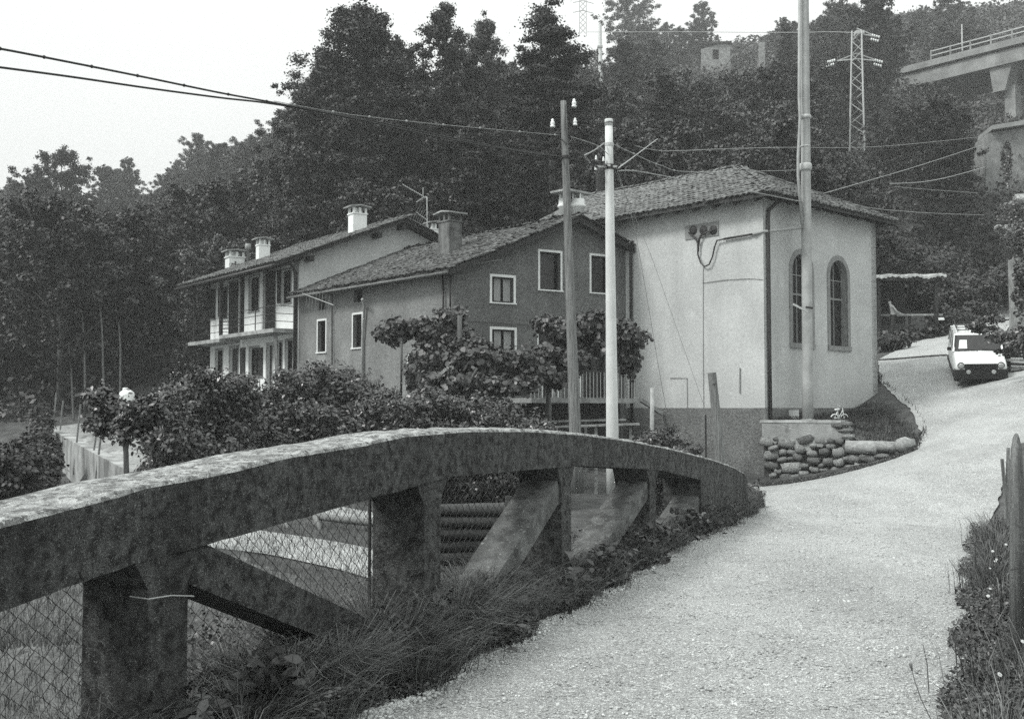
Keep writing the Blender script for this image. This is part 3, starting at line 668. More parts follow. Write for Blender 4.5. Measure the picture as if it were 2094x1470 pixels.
def tie(sa, za, sb, zb, w=.32, h=.19):
    p0, p1 = PAR.pt(sa, za, -.03 - w / 2), PAR.pt(sb, zb, -.03 - w / 2)
    mb = MB(); mb.beam(p0, p1, w, h)
    mb.build("tie", TIEM if sa > sb else CONC, root)
s1 = PAR.hit(430, 1180)[0]; z1 = PAR.hit(430, 1155)[1]
p1 = PAR.hit(700, 1262)
tie(s1 - .08, z1 + .02, s1 - .08 + (p1[0] - s1) * 2.0, z1 + (p1[1] - z1 - .02) * 2.0, h=.21)
for (ut, vt), (ub, vb) in (((1140, 985), (1066, 1105)), ((1325, 985), (1262, 1080)), ((1442, 998), (1414, 1042))):
    pt_, pb_ = PAR.hit(ut, vt), PAR.hit(ub, vb); ds, dz = pb_[0] - pt_[0], pb_[1] - pt_[1]
    L = math.hypot(ds, dz); nx, nz = dz / L, -ds / L             # push the axis half a height below the top edge
    off = .1
    k = (pt_[1] + .45) / max(.05, -dz)
    tie(pt_[0] - nx * off * 0 + .12, pt_[1] + .02 - off, pt_[0] + ds * k, pt_[1] + dz * k - off)
# base kerb that carries the posts
MB().pbox(PAR, S0 - 3.2, -1.6, SB1 + .1, -.12, -.62, .02).build("kerb", CONC, root)
# wire knotted round the first post
q0 = PAR.hit(300, 1222); q1 = PAR.hit(392, 1218)
MB().tube([PAR.pt(q0[0] - .0, q0[1], -.1), PAR.pt(q0[0] + .0, q0[1] - .004, .012), PAR.pt((q0[0] + q1[0]) / 2, q0[1] - .012, .008), PAR.pt(q1[0], q1[1], .012), PAR.pt(q1[0] + .01, q1[1], -.1)], .0035, 5).build("wire", GPOLE, root)

# chain link netting behind the parapet
fen = thing("wire_netting_fence", tuple(PAR.pt(S0 + 2, -.3, -.6)), "rusty diamond mesh netting strung behind the openings of the bridge parapet", "netting")
mb = MB(); step = .055; FO = -.58
sa, sb_, za, zb = S0 - .8, S0 + 6.6, -.55, .98
k = 0; s = sa
def netz(s): return min(interp(s, bot_t) + .04, 1.1)
wires = []
while s < sb_:
    pts = []
    z = netz(s); i = 0
    while z > za:
        pts.append(PAR.pt(s + (step * .5 if i % 2 == k % 2 else -step * .5) * 1.0, z, FO + (.004 if i % 2 else -.004) + .03 * math.sin(z * 3 + s))); z -= step * .85; i += 1
    wires.append(pts); s += step; k += 1
for pts in wires:
    if len(pts) > 1: mb.tube(pts, .0027, 3, cap=False)
stuff(mb.build("netting", WIREM, fen))
mb = MB()
mb.tube([PAR.pt(sa, netz(sa) - .03, FO), PAR.pt((sa + sb_) / 2, netz((sa + sb_) / 2) - .03, FO), PAR.pt(sb_, netz(sb_) - .03, FO)], .003, 4)
mb.build("strand", WIREM, fen)
for u in (756,):
    a = PAR.hit(u, 1080, FO)[0]; MB().tube([PAR.pt(a, -.6, FO), PAR.pt(a, 1.05, FO)], .012, 6).build("stake", WIREM, fen)

# ------------------------------------------------------------------ wall with openings
def arch_poly(a0, z0, a1, z1, n=12):
    c = (a0 + a1) / 2; r = (a1 - a0) / 2; zs = z1 - r
    return [(a0, z0), (a1, z0)] + [(c + r * math.cos(t), zs + r * math.sin(t)) for t in [math.pi * i / n for i in range(n + 1)]]
def rect_poly(a0, z0, a1, z1): return [(a0, z0), (a1, z0), (a1, z1), (a0, z1)]
def wall(pl, outline, holes, thick, m, name, parent, off=0.0, reveal=None):
    mb = MB(); loops = [outline] + holes; flat = []
    for lp in loops: flat += lp
    tri = geometry.tessellate_polygon([[Vector((a, z, 0)) for a, z in lp] for lp in loops])
    f = [pl.pt(a, z, off) for a, z in flat]; b = [pl.pt(a, z, off - thick) for a, z in flat]; n = len(flat)
    mb.v = [tuple(p) for p in f + b]
    for t in tri: mb.f += [tuple(t), tuple(i + n for i in reversed(t))]; mb.m += [0, 0]
    k = 0
    for li, lp in enumerate(loops):
        for i in range(len(lp)):
            j = (i + 1) % len(lp); mb.f.append((k + i, k + j, k + j + n, k + i + n)); mb.m.append(1 if (li and reveal) else 0)
        k += len(lp)
    return mb.build(name, [m, reveal] if reveal else m, parent, recalc=True)
def window(pl, r, parent, depth=.14, trim=.075, trim_m=TRIM, frame_m=TRIM, curtain=False, bars=(1, 0), sill=True, off=0.0, fw=.045, glass=GLASS):
    a0, z0, a1, z1 = r
    fr = MB(); o0, o1 = off - depth - .05, off - depth
    fr.pbox(pl, a0, z0, a0 + fw, z1, o0, o1); fr.pbox(pl, a1 - fw, z0, a1, z1, o0, o1)
    fr.pbox(pl, a0 + fw, z0, a1 - fw, z0 + fw, o0, o1); fr.pbox(pl, a0 + fw, z1 - fw, a1 - fw, z1, o0, o1)
    for k in range(bars[0]):
        c = a0 + (a1 - a0) * (k + 1) / (bars[0] + 1); fr.pbox(pl, c - fw * .45, z0 + fw, c + fw * .45, z1 - fw, o0 + .003, o1 - .003)
    for k in range(bars[1]):
        c = z0 + (z1 - z0) * (k + 1) / (bars[1] + 1); fr.pbox(pl, a0 + fw, c - .015, a1 - fw, c + .015, o0 + .008, o1 - .008)
    w = fr.build("window", frame_m, parent)
    g = MB(); g.pbox(pl, a0 + fw * .5, z0 + fw * .5, a1 - fw * .5, z1 - fw * .5, o0 - .012, o0 - .004); g.build("pane", glass, parent)
    if trim:
        t = MB(); e = .014
        t.pbox(pl, a0 - trim, z0 - trim * .2, a0, z1, off, off + e); t.pbox(pl, a1, z0 - trim * .2, a1 + trim, z1, off, off + e)
        t.pbox(pl, a0 - trim, z1, a1 + trim, z1 + trim, off, off + e)
        t.build("window_surround", trim_m, parent)
    if sill:
        t = MB(); t.pbox(pl, a0 - trim - .02, z0 - .06, a1 + trim + .02, z0 - trim * .2 - .002, off - .02, off + .05); t.build("sill", trim_m, parent)
    if curtain:
        c = MB(); n = 9
        for side in (0, 1):
            b0 = a0 + fw if side == 0 else a0 + (a1 - a0) * .52; b1 = a0 + (a1 - a0) * .40 if side == 0 else a1 - fw - (a1 - a0) * .12
            for k in range(n):
                x0, x1 = b0 + (b1 - b0) * k / n, b0 + (b1 - b0) * (k + 1) / n; oo = o1 + .01
                c.add([pl.pt(x0, z0 + fw, oo + .008 * (k % 2)), pl.pt(x1, z0 + fw, oo + .008 * ((k + 1) % 2)), pl.pt(x1, z1 - fw, oo + .008 * ((k + 1) % 2)), pl.pt(x0, z1 - fw, oo + .008 * (k % 2))], [(0, 1, 2, 3)])
        c.build("curtain", CURT, parent)
    return w
def shutter(pl, a0, z0, a1, z1, parent, off=.02, m=SHUT):
    mb = MB(); mb.pbox(pl, a0, z0, a1, z1, off, off + .035)
    n = max(6, int((z1 - z0) / .12))
    for k in range(n):
        z = z0 + .06 + (z1 - z0 - .12) * (k + .5) / n; mb.pbox(pl, a0 + .05, z - .02, a1 - .05, z + .02, off + .036, off + .048)
    return mb.build("shutter", m, parent)
def pipe(pts, r, parent, name="downpipe", m=DARK, n=8): return MB().tube(pts, r, n).build(name, m, parent, True)

# ------------------------------------------------------------------ roof tiles
def tile_template(w=.20, l=.44, t=.013, taper=.82, n=5):
    V = []; F = []
    for e, (y, k) in enumerate(((0, 1.0), (l, taper))):
        for rr in (w / 2, w / 2 - t):
            for i in range(n + 1):
                a = math.pi * i / n; V.append((-math.cos(a) * rr * k, y, math.sin(a) * rr * k * .72))
    m = n + 1
    for i in range(n):
        F.append((i, i + 1, 2 * m + i + 1, 2 * m + i)); F.append((m + i + 1, m + i, 3 * m + i, 3 * m + i + 1)); F.append((i + 1, i, m + i, m + i + 1))
    F.append((0, 2 * m, 3 * m, m)); F.append((m - 1, 2 * m - 1, 4 * m - 1, 3 * m - 1))
    return np.array(V), np.array(F)
TV, TF = tile_template()
TILE_MES = []
def tile_roof(parent, O, a, b, la, lb, inside, m, pitch_a=.215, expo=.30, jitter=.02, singles=300, near_first=True, wob=.02):
    """O origin at the eave, a unit along the eave, b unit up the slope; tiles inside(s,t)"""
    a, b = Vector(a).normalized(), Vector(b).normalized(); n = a.cross(b).normalized()
    if n.z < 0: n = -n
    me = np_mesh("roof_tile", TV, TF, m)
    spots = []
    na, nb = int(la / pitch_a), int(lb / expo)
    for i in range(na + 1):
        for j in range(nb + 1):
            s, t = i * pitch_a, j * expo - .05
            if inside(s, t): spots.append((s, t))
    mats_ = []
    for s, t in spots:
        lift = .035 + rnd.gauss(0, .006) + .010 * math.sin(s * 1.3) * wob * 50
        r0 = rnd.gauss(0, 1) * jitter * 2.2; tl = rnd.gauss(0, jitter); p = O + a * (s + rnd.gauss(0, jitter * .6)) + b * (t + rnd.gauss(0, jitter)) + n * lift
        xa = (a * math.cos(r0) + b * math.sin(r0)).normalized(); yb = (b * math.cos(r0) - a * math.sin(r0)); yb = (yb + n * (-.035 + tl)).normalized(); zc = xa.cross(yb).normalized()
        if zc.z < 0: zc = -zc; xa = -xa
        M = Matrix(((xa.x, yb.x, zc.x, p.x), (xa.y, yb.y, zc.y, p.y), (xa.z, yb.z, zc.z, p.z), (0, 0, 0, 1))); mats_.append(((p - Vector((0, 0, EYE))).length, M))
    mats_.sort(key=lambda q: q[0])
    for d_, M in mats_[:singles]:
        o = link("roof_tile", me, parent); o.matrix_basis = M
    rest = mats_[singles:]
    if rest:
        MM = np.array([np.array(q[1]) for q in rest]); Vh = np.concatenate([TV, np.ones((len(TV), 1))], 1)
        V = np.einsum('nij,kj->nki', MM, Vh)[:, :, :3].reshape(-1, 3); F = (np.arange(len(rest))[:, None, None] * len(TV) + TF[None]).reshape(-1, 4)
        stuff(link("roof_tiles_beyond", np_mesh("roof_tiles_beyond", V, F, m), parent))
def slab(parent, pts, th, m, name="roof_deck"):
    return MB().extrude([Vector(p) for p in pts], Vector((0, 0, -th))).build(name, m, parent, recalc=True)
def rafters(parent, pts, d, L, w=.09, h=.11, m=DWOOD):
    for p in pts: MB().beam(p, Vector(p) + Vector(d) * L, w, h).build("rafter", m, parent)
def chimney(root, u0, u1, vtop, vbot, Y, dx, m, name='chimney', cap_m=CONC_PALE, over=.16, slots=True, part_of=True):
    c = at((u0 + u1) / 2, vbot, Y); w = (u1 - u0) / FPX * Y / 1.25; zt = at(u0, vtop, Y).z; z0 = c.z - .6
    ax = Vector((dx[0], dx[1], 0)).normalized() * w / 2; ay = Vector((-ax.y, ax.x, 0)) * .85
    H = zt - z0; zb = zt - .05; zs = zt - min(.33, H * .3)
    mb = MB(); mid = (z0 + zs) / 2
    mb.obox((c.x, c.y, mid), ax, ay, (0, 0, (zs - z0) / 2))
    mb.obox((c.x, c.y, zs + .025), ax * 1.12, ay * 1.12, (0, 0, .025))
    ch = mb.build("chimney", m, root)
    mb = MB(); zl = zs + .05
    for sx_ in (-1, 0, 1):
        for sy in (-1, 1):
            mb.obox(Vector((c.x, c.y, (zl + zb) / 2)) + ax * sx_ * .86 + ay * sy * .86, ax * .14, ay * .14, (0, 0, (zb - zl) / 2))
    mb.obox((c.x, c.y, (zl + zb) / 2), ax * .45, ay * .45, (0, 0, (zb - zl) / 2 - .002))
    mb.build("chimney_pillars", m, ch)
    mb = MB(); k = 1 + over / (w / 2); A_, B_ = ax * k, ay * k
    for sgn in (-1, 1):
        mb.box8([Vector((c.x, c.y, zb + .0)) + A_ * sgn + B_ * -1, Vector((c.x, c.y, zb + .07)) + B_ * -1, Vector((c.x, c.y, zb + .07)) + B_, Vector((c.x, c.y, zb)) + A_ * sgn + B_] +
                [Vector((c.x, c.y, zb + .05)) + A_ * sgn + B_ * -1, Vector((c.x, c.y, zb + .12)) + B_ * -1, Vector((c.x, c.y, zb + .12)) + B_, Vector((c.x, c.y, zb + .05)) + A_ * sgn + B_])
    mb.build("chimney_cap", cap_m, ch)
    return ch

# ------------------------------------------------------------------ chapel
chapel = thing("chapel", tuple(CH0 + Vector((0, 0, -.7))), "pale rendered chapel with two tall arched windows, rough grey plinth and hipped tile roof", "chapel")
ZW = CL.hit(1562, 402)[1]                # wall top
ZPL = CL.hit(1540, 834)[1]               # plinth line
LC = s_j + 4.6                           # length of the flank
zb0 = -1.6
# flank
wall(CL, [(0, ZPL), (LC, ZPL), (LC, ZW + .12), (0, ZW + .12)], [], .35, PLA_W, "wall", chapel)
wall(CL, [(-.02, zb0), (LC, zb0), (LC, ZPL), (-.02, ZPL)], [], .38, PLA_P, "plinth", chapel, off=.03)
# front with arched windows
w1 = CR.rect(1618, 522, 1664, 706); w2 = CR.rect(1698, 533, 1733, 707)
ws = []
for (u0, v0, u1, v1) in ((1620, 522, 1658, 704), (1697, 531, 1733, 706)):
    ws.append(CR.rect(u0, v0, u1, v1))
wa = (ws[0][2] - ws[0][0] + ws[1][2] - ws[1][0]) / 2; zlo = (ws[0][1] + ws[1][1]) / 2; zhi = (ws[0][3] + ws[1][3]) / 2
arcs = [(ws[0][0], zlo, ws[0][0] + wa, zhi), (ws[1][0], zlo, ws[1][0] + wa, zhi)]
zplr = CR.hit(1700, 829)[1]
wall(CR, [(0, ZPL), (CW, ZPL), (CW, ZW + .12), (0, ZW + .12)], [arch_poly(*q) for q in arcs], .35, PLA_W, "wall", chapel, reveal=TRIM_G)
wall(CR, [(-.02, zb0), (CW + .02, zb0), (CW + .02, ZPL), (-.02, ZPL)], [], .38, PLA_P, "plinth", chapel, off=.03)
PB = Pl(CR.pt(CW, 0), D1, flip=True); PB.n = D2.copy()
wall(PB, [(0, zb0), (8, zb0), (8, ZW + .1), (0, ZW + .1)], [], .35, PLA_W, "wall", chapel)
for q in arcs:
    a0, z0, a1, z1 = q; e = .17; inn = arch_poly(*q, n=16); out = arch_poly(a0 - e, z0 - .0, a1 + e, z1 + e, n=16)
    mb = MB(); N_ = len(inn)                  # surround band between inner and outer outline
    fo, fi = [CR.pt(a, z, .025) for a, z in out], [CR.pt(a, z, .025) for a, z in inn]
    bo, bi = [CR.pt(a, z, -.02) for a, z in out], [CR.pt(a, z, -.02) for a, z in inn]
    mb.v = [tuple(p) for p in fo + fi + bo + bi]
    for i in range(1, N_):
        j = (i + 1) % N_
        mb.f += [(i, j, N_ + j, N_ + i), (i, 2 * N_ + i, 2 * N_ + j, j), (N_ + i, N_ + j, 3 * N_ + j, 3 * N_ + i)]; mb.m += [0, 0, 0]
    mb.build("window_surround", TRIM_G, chapel, recalc=True)
    MB().pbox(CR, a0 - e, z0 - .16, a1 + e, z0 - .002, -.03, .06).build("sill", TRIM_G, chapel)
    mb = MB(); mb.extrude([CR.pt(a, z, -.24) for a, z in arch_poly(*q)], CR.n * -.01); mb.build("pane", GLASSC, chapel, recalc=True)
    mb = MB(); c = (a0 + a1) / 2 + .02
    mb.pbox(CR, c - .018, z0, c + .018, z1 - .02, -.235, -.20)
    for f in (.56, .77): mb.pbox(CR, a0, z0 + (z1 - z0) * f - (.05 if f > .5 and f < .7 else .016), a1, z0 + (z1 - z0) * f + .016, -.232, -.205)
    mb.build("glazing_bars", TRIM_G, chapel)
# pale band round the corner (render return)
MB().pbox(CL, .004, ZPL, .42, ZW + .1, .0005, .012).build("corner_band", PLA_H if False else PLA_W, chapel)
# roof
OV = .55; zr = at(1480, 350, 34 + 5.3).z
ze = ZW - .02
Ea = CL.pt(0, 0) + (-D2) * OV + (-D1) * OV          # eave corner (outer)
half = CW / 2 + OV; rise = zr - ze
ridge0 = Ea + D2 * half + D1 * half; ridge0.z = zr
Lr = LC + 1.2
c0 = Vector((Ea.x, Ea.y, ze)); c1 = c0 + D2 * (CW + 2 * OV); c2 = c0 + D1 * Lr; ridge1 = Vector((ridge0.x, ridge0.y, zr)) + D1 * (Lr - half)
c3 = c1 + D1 * Lr
slab(chapel, [c0, ridge0, ridge1, c2], .10, TUNDER); slab(chapel, [c0, c1, ridge0], .10, TUNDER); slab(chapel, [c1, c3, ridge1, ridge0], .10, TUNDER)
sl = math.hypot(half, rise); bL = (D2 * half + Vector((0, 0, rise))).normalized(); bR = (D1 * half + Vector((0, 0, rise))).normalized()
tile_roof(chapel, c0, D1, bL, Lr, sl, lambda s, t: s > t / sl * half - .02 and t < sl - .1, TILE, singles=300)
tile_roof(chapel, c0, D2, bR, CW + 2 * OV, sl, lambda s, t: t / sl * half < s < CW + 2 * OV - t / sl * half and t < sl - .1, TILE, singles=0)
def ridge_tiles(parent, p0, p1, m, n, w=.24):
    d = (Vector(p1) - Vector(p0)); L = d.length; d.normalize(); s_ = d.cross(Vector((0, 0, 1))).normalized(); u_ = s_.cross(d)
    me = np_mesh("ridge_tile", TV * np.array([w / .2, 1, 1.3]), TF, m)
    for i in range(n):
        p = Vector(p0) + d * (L * i / n) + u_ * (.07 + rnd.gauss(0, .008)); dd = (d + u_ * -.05 + s_ * rnd.gauss(0, .04)).normalized(); ss = dd.cross(Vector((0, 0, 1))).normalized(); uu = ss.cross(dd)
        o = link("ridge_tile", me, parent); o.matrix_basis = Matrix(((ss.x, dd.x, uu.x, p.x), (ss.y, dd.y, uu.y, p.y), (ss.z, dd.z, uu.z, p.z), (0, 0, 0, 1)))
ridge_tiles(chapel, c0, ridge0, TILE, 17); ridge_tiles(chapel, c1, ridge0, TILE, 17); ridge_tiles(chapel, ridge0, ridge1, TILE, 22)
for i in range(int(Lr / .8)):
    p = c0 + D1 * (.5 + i * .8) + Vector((0, 0, -.16)) + D2 * .04; MB().beam(p, p + bL * .75, .10, .12).build("rafter", DWOOD, chapel)
for i in range(9):
    p = c0 + D2 * (.5 + i * .85) + Vector((0, 0, -.16)) + D1 * .04; MB().beam(p, p + bR * .75, .10, .12).build("rafter", DWOOD, chapel)
# rainwater pipe at the corner
cp = CR.hit(1572, 700, .08)[0] if False else .17
def crp(s, z, o=.09): return CR.pt(s, z, o)
zbm = CR.hit(1575, 848)[1]
pipe([CR.pt(.62, ZW - .0, .42), CR.pt(.36, ZW - .22, .2), CR.pt(.17, ZW - .42, .09), CR.pt(.14, ZW - .75, .08), CR.pt(.14, ZPL + 2, .08), CR.pt(.16, zbm - .2, .08)], .062, chapel)
# pipe where the grey house meets the chapel
z_ = CL.hit(1275, 497)[1]
pipe([CL.pt(s_j - .45, z_ - .0, .12), CL.pt(s_j - .35, z_ - .12, .1), CL.pt(s_j - .33, z_ - .5, .1), CL.pt(s_j - .33, -.6, .1)], .055, chapel)
# insulator panel, cable loop
r_ = CL.rect(1402, 458, 1470, 486)
pa0, pa1 = CL.hit(1470, 470)[0], CL.hit(1402, 475)[0]
zt0 = CL.hit(1470, 452)[1]; zb1 = CL.hit(1402, 491)[1]; zt1 = zt0; zb0_ = zb1
pan = MB().pbox(CL, pa0, zb1, pa1, zt0, .002, .03).build("cable_panel", TRIM_G, chapel)
for u in (1419, 1440, 1460):
    s_, z_ = CL.hit(u, 471); MB().lathe(CL.pt(s_, z_, .03), [(.155, 0), (.155, .02), (.11, .05), (.05, .06)], 16, axis=CL.n).build("insulator_disc", DARK, pan)
def clp(u, v, o=.1): s_, z_ = CL.hit(u, v, o); return CL.pt(s_, z_, o)
for pts in ([(1408, 476), (1420, 484), (1427, 498), (1427, 520), (1433, 538), (1441, 545), (1450, 541), (1457, 525), (1461, 506), (1466, 492), (1480, 489)], [(1452, 472), (1436, 480), (1428, 492), (1428, 515)], [(1462, 470), (1445, 474), (1432, 482), (1429, 500)]):
    MB().tube([clp(u, v) for u, v in pts], .026, 6).build("cable", DARK, chapel, True)
MB().tube([clp(1480, 489, .08), clp(1545, 478, .08)], .035, 6).build("cable", DARK, chapel, True)
for pts in ([(1438, 546), (1438, 700), (1440, 934)], [(1437, 579), (1480, 573), (1530, 570), (1560, 572)], [(1370, 773), (1405, 773), (1406, 836)]):
    MB().tube([clp(u, v, .02) for u, v in pts], .008, 4).build("cable", WIREM, chapel)
MB().tube([clp(1513, 752, .03), clp(1513, 804, .03)], .02, 5).build("meter_pipe", TRIM_G, chapel)
# vent and pale box low on the front
b_ = CR.rect(1632, 843, 1648, 862)
MB().pbox(CR, b_[0], b_[1], b_[2], b_[3], .031, .05).build("vent", DARK, chapel)

# ------------------------------------------------------------------ grey house (house 2)
grey = thing("grey_house", tuple(H2L), "grey roughcast house with mossy tile roof and white edged windows left of the chapel", "house")
zc = G2.hit(928, 549)[1]; sapx, zapx = G2.hit(1168, 452); LG = s_g + 0.0
# in G2 coordinates s grows to the left, s=0 at the chapel, s=LG at the corner
zr0 = zapx - .36 * sapx
holes = []
gw = [G2.rect(1104, 516, 1146, 592), G2.rect(1209, 524, 1246, 598), G2.rect(1006, 567, 1050, 618), G2.rect(1006, 674, 1052, 716), G2.rect(1101, 675, 1145, 716)]
gw.append(G2.rect(1188, 700, 1240, 812)); gw.append(G2.rect(1110, 735, 1140, 812))
wall(G2, [(0, -1.2), (LG, -1.2), (LG, zc), (sapx, zapx), (0, zr0)], [rect_poly(*g) for g in gw], .4, PLA_G, "wall", grey)
window(G2, gw[0], grey, trim=.075, bars=(0, 0), frame_m=DWOOD); window(G2, gw[1], grey, trim=.075, bars=(0, 0), frame_m=DWOOD)
window(G2, gw[2], grey, trim=.085, bars=(1, 0), frame_m=DWOOD, curtain=True); window(G2, gw[3], grey, trim=.085, bars=(1, 0), frame_m=DWOOD, curtain=True)
window(G2, gw[4], grey, trim=.05, bars=(0, 0), frame_m=DWOOD); window(G2, gw[5], grey, trim=.05, bars=(0, 0), frame_m=DWOOD, sill=False); window(G2, gw[6], grey, trim=.05, bars=(0, 0), frame_m=DWOOD, sill=False)
# side wall
fw_ = [F2.rect(722, 643, 740, 710), F2.rect(650, 656, 666, 719), F2.rect(724, 592, 741, 618), F2.rect(650, 612, 666, 634), F2.rect(835, 728, 862, 765)]
zF = zc
wall(F2, [(0, -1.2), (L2, -1.2), (L2, zF), (0, zF)], [rect_poly(*g) for g in fw_], .4, PLA_S, "wall", grey)
window(F2, fw_[0], grey, trim=.07, bars=(0, 0), frame_m=DWOOD); window(F2, fw_[1], grey, trim=.07, bars=(0, 0), frame_m=DWOOD)
window(F2, fw_[2], grey, trim=0, bars=(0, 0), frame_m=DWOOD, sill=False); window(F2, fw_[3], grey, trim=0, bars=(0, 0), frame_m=DWOOD, sill=False); window(F2, fw_[4], grey, trim=.07, bars=(0, 0))
# roof: eave line parallel to the side wall; slope up to a ridge over the apex
dF = F2.d; dG = -G2.d                         # dG runs from the left corner towards the chapel
ov = .45; fo = .42
sl_dir = (dG * (LG - sapx) + Vector((0, 0, zapx - zc))).normalized()
zeave = zc - (zapx - zc) / (LG - sapx) * ov + .10
e0 = Vector((H2L.x, H2L.y, 0)) - dG * ov - dF * fo; e0.z = zeave
r0 = G2.pt(sapx, zapx + .10) - dF * fo
e1 = e0 + dF * (L2 + fo); r1 = r0 + dF * (L2 + fo)
g0 = G2.pt(-.1, zr0 + .07) - dF * fo; g1 = g0 + dF * (L2 + fo)
slab(grey, [e0, r0, r1, e1], .12, TUNDER); slab(grey, [r0, g0, g1, r1], .12, TUNDER)
slope = (r0 - e0); lbt = slope.length
tile_roof(grey, e0, dF, slope.normalized(), L2 + fo, lbt, lambda s, t: t < lbt - .05 and s < L2 + fo, TILE2, singles=300, jitter=.05, wob=.03, pitch_a=.225)
sl2 = (g0 - r0); tile_roof(grey, g0, dF, -sl2.normalized(), L2 + fo, sl2.length, lambda s, t: True, TILE2, singles=0, jitter=.05)
ridge_tiles(grey, r0, r1, TILE2, 24)
MB().beam(e0 + Vector((0, 0, -.12)) - dF * .02, r0 + Vector((0, 0, -.12)) - dF * .02, .04, .12).build("barge_board", DWOOD, grey)
MB().beam(r0 + Vector((0, 0, -.12)) - dF * .02, g0 + Vector((0, 0, -.12)) - dF * .02, .04, .2).build("barge_board", DWOOD, grey)
MB().tube([e0 + Vector((0, 0, -.1)) - dG * .07, e1 + Vector((0, 0, -.1)) - dG * .07], .045, 8).build("gutter", BPOLE, grey, True)
def fp(u, v, o=.08): s_, z_ = F2.hit(u, v, o); return F2.pt(s_, z_, o)
pipe([fp(741, 612, .4), fp(745, 625, .1), fp(741, 700), fp(741, 800)], .05, grey, m=GPOLE)
pipe([fp(905, 560, .1), fp(908, 700)], .035, grey); pipe([fp(921, 560, .1), fp(921, 640)], .03, grey)
pipe([fp(680, 600, .3), fp(679, 640, .06), fp(679, 745)], .022, grey, "cable")
def gp(u, v, o=.05): s_, z_ = G2.hit(u, v, o); return G2.pt(s_, z_, o)
MB().tube([gp(934, 655), gp(1100, 666), gp(1240, 662)], .01, 4).build("cable", WIREM, grey)
chimney(grey, 897, 944, 437, 505, 38.4, dF, mat("sooty_chimney_render", .05, .16, scale=3, bump=.5, bscale=20, streak=(.3, .5, 3)))
for (u0, u1) in ((1142, 1165), (1168, 1196)):
    c = at((u0 + u1) / 2, 445, 37.6); w = (u1 - u0) / FPX * 37.6 / 2; zt = at(0, 408, 37.6).z
    MB().lathe((c.x, c.y, c.z - .8), [(w * .92, 0), (w * .95, zt - c.z + .5), (w * 1.15, zt - c.z + .52), (w * 1.15, zt - c.z + .6), (w * .98, zt - c.z + .62), (w * .98, zt - c.z + .8)], 14).build("chimney", TRIM, grey, True)
    for k in range(4):
        a = k * math.pi / 2 + .4; MB().obox((c.x + math.cos(a) * w * .8, c.y + math.sin(a) * w * .8, zt + .08), (.03, 0, 0), (0, .03, 0), (0, 0, .1)).build("chimney_pillar", TRIM, grey)
c = at(1168, 395, 37.6); MB().obox(c, D2 * .62, D1 * .4, (0, 0, .035)).build("chimney_cap", CONC_PALE, grey)

# terrace in front of the gable with railing and steps
ter = thing("terrace", tuple(G2.pt(LG * .3, 0, 1.0)), "raised terrace slab with thin barred railing in front of the grey house gable", "terrace")
TP = Pl(G2.pt(0, 0, 1.7), G2.d)
ta, tb_ = TP.hit(1306, 812)[0], TP.hit(1118, 812)[0]; ztf = TP.hit(1210, 814)[1]
MB().pbox(TP, ta, ztf - .16, tb_ + .6, ztf, -1.66, .05).build("slab", CONC_PALE, ter)
MB().pbox(TP, ta, -1.2, tb_ + .6, ztf - .162, -1.4, -1.0).build("wall", DWOOD, ter)  # dark panel, shade of the recess under the slab put into colour
zrail = TP.hit(1210, 759)[1]
MB().pbox(TP, ta, zrail - .02, tb_ + .6, zrail + .02, -.02, .02).build("handrail", DARK, ter)
n = 30; bar = MB().box((-.009, -.009, 0), (.009, .009, zrail - ztf)).mesh("railing_bar", GALV)
for k in range(n + 1):
    o = link("railing_bar", bar, ter); o.matrix_basis = Matrix.Translation(TP.pt(ta + (tb_ + .6 - ta) * k / n, ztf, 0))
for u in (1300, 1132): s_ = TP.hit(u, 800)[0]; MB().pbox(TP, s_ - .04, ztf, s_ + .04, zrail + .06, -.04, .04).build("railing_post", CONC_PALE, ter)
for u in (1124,): s_ = TP.hit(u, 840)[0]; MB().pbox(TP, s_ - .06, -1.2, s_ + .06, ztf - .16, -.1, .02).build("pillar", BPOLE, ter)
s_, z_ = TP.hit(1306, 812); s2, z2 = TP.hit(1326, 826)
MB().beam(TP.pt(s_, z_ - .05, 0), TP.pt(s_ - 1.0, z_ - .55, 0), .12, .12).build("stair_string", CONC_PALE, ter)
# plank benches
for i, (u0, v0, u1, v1, Y) in enumerate(((1116, 862, 1280, 858, 31), (1130, 873, 1308, 867, 29.5))):
    a_, b_ = at(u0, v0, Y), at(u1, v1, Y); mb = MB()
    t_ = thing("bench", (a_.x, a_.y, hz(a_.x, a_.y)), ("upper pale plank bench under the terrace, behind the two poles", "lower pale plank bench just above the parapet, behind the two poles")[i], "bench", "plank benches below the terrace")
    for k in range(2): MB().beam(a_ + Vector((0, k * .16, .005 * k)), b_ + Vector((0, k * .16, .005 * k)), .14, .05).build("plank", PLANKM, t_)
    for f in (.1, .5, .9):
        p = a_.lerp(b_, f) + Vector((0, .08, -.026)); MB().beam((p.x, p.y, hz(p.x, p.y) - .1), p, .08, .08, up=(0, 1, 0)).build("leg", PLANKM, t_)
p = at(1334, 793, 28); q = at(1331, 900, 28)
tag(MB().tube([(q.x, q.y, hz(q.x, q.y)), p], .055, 10).build("pipe", CONC_PALE, None, True), "short pale vertical pipe against the chapel flank right of the terrace", "pipe")

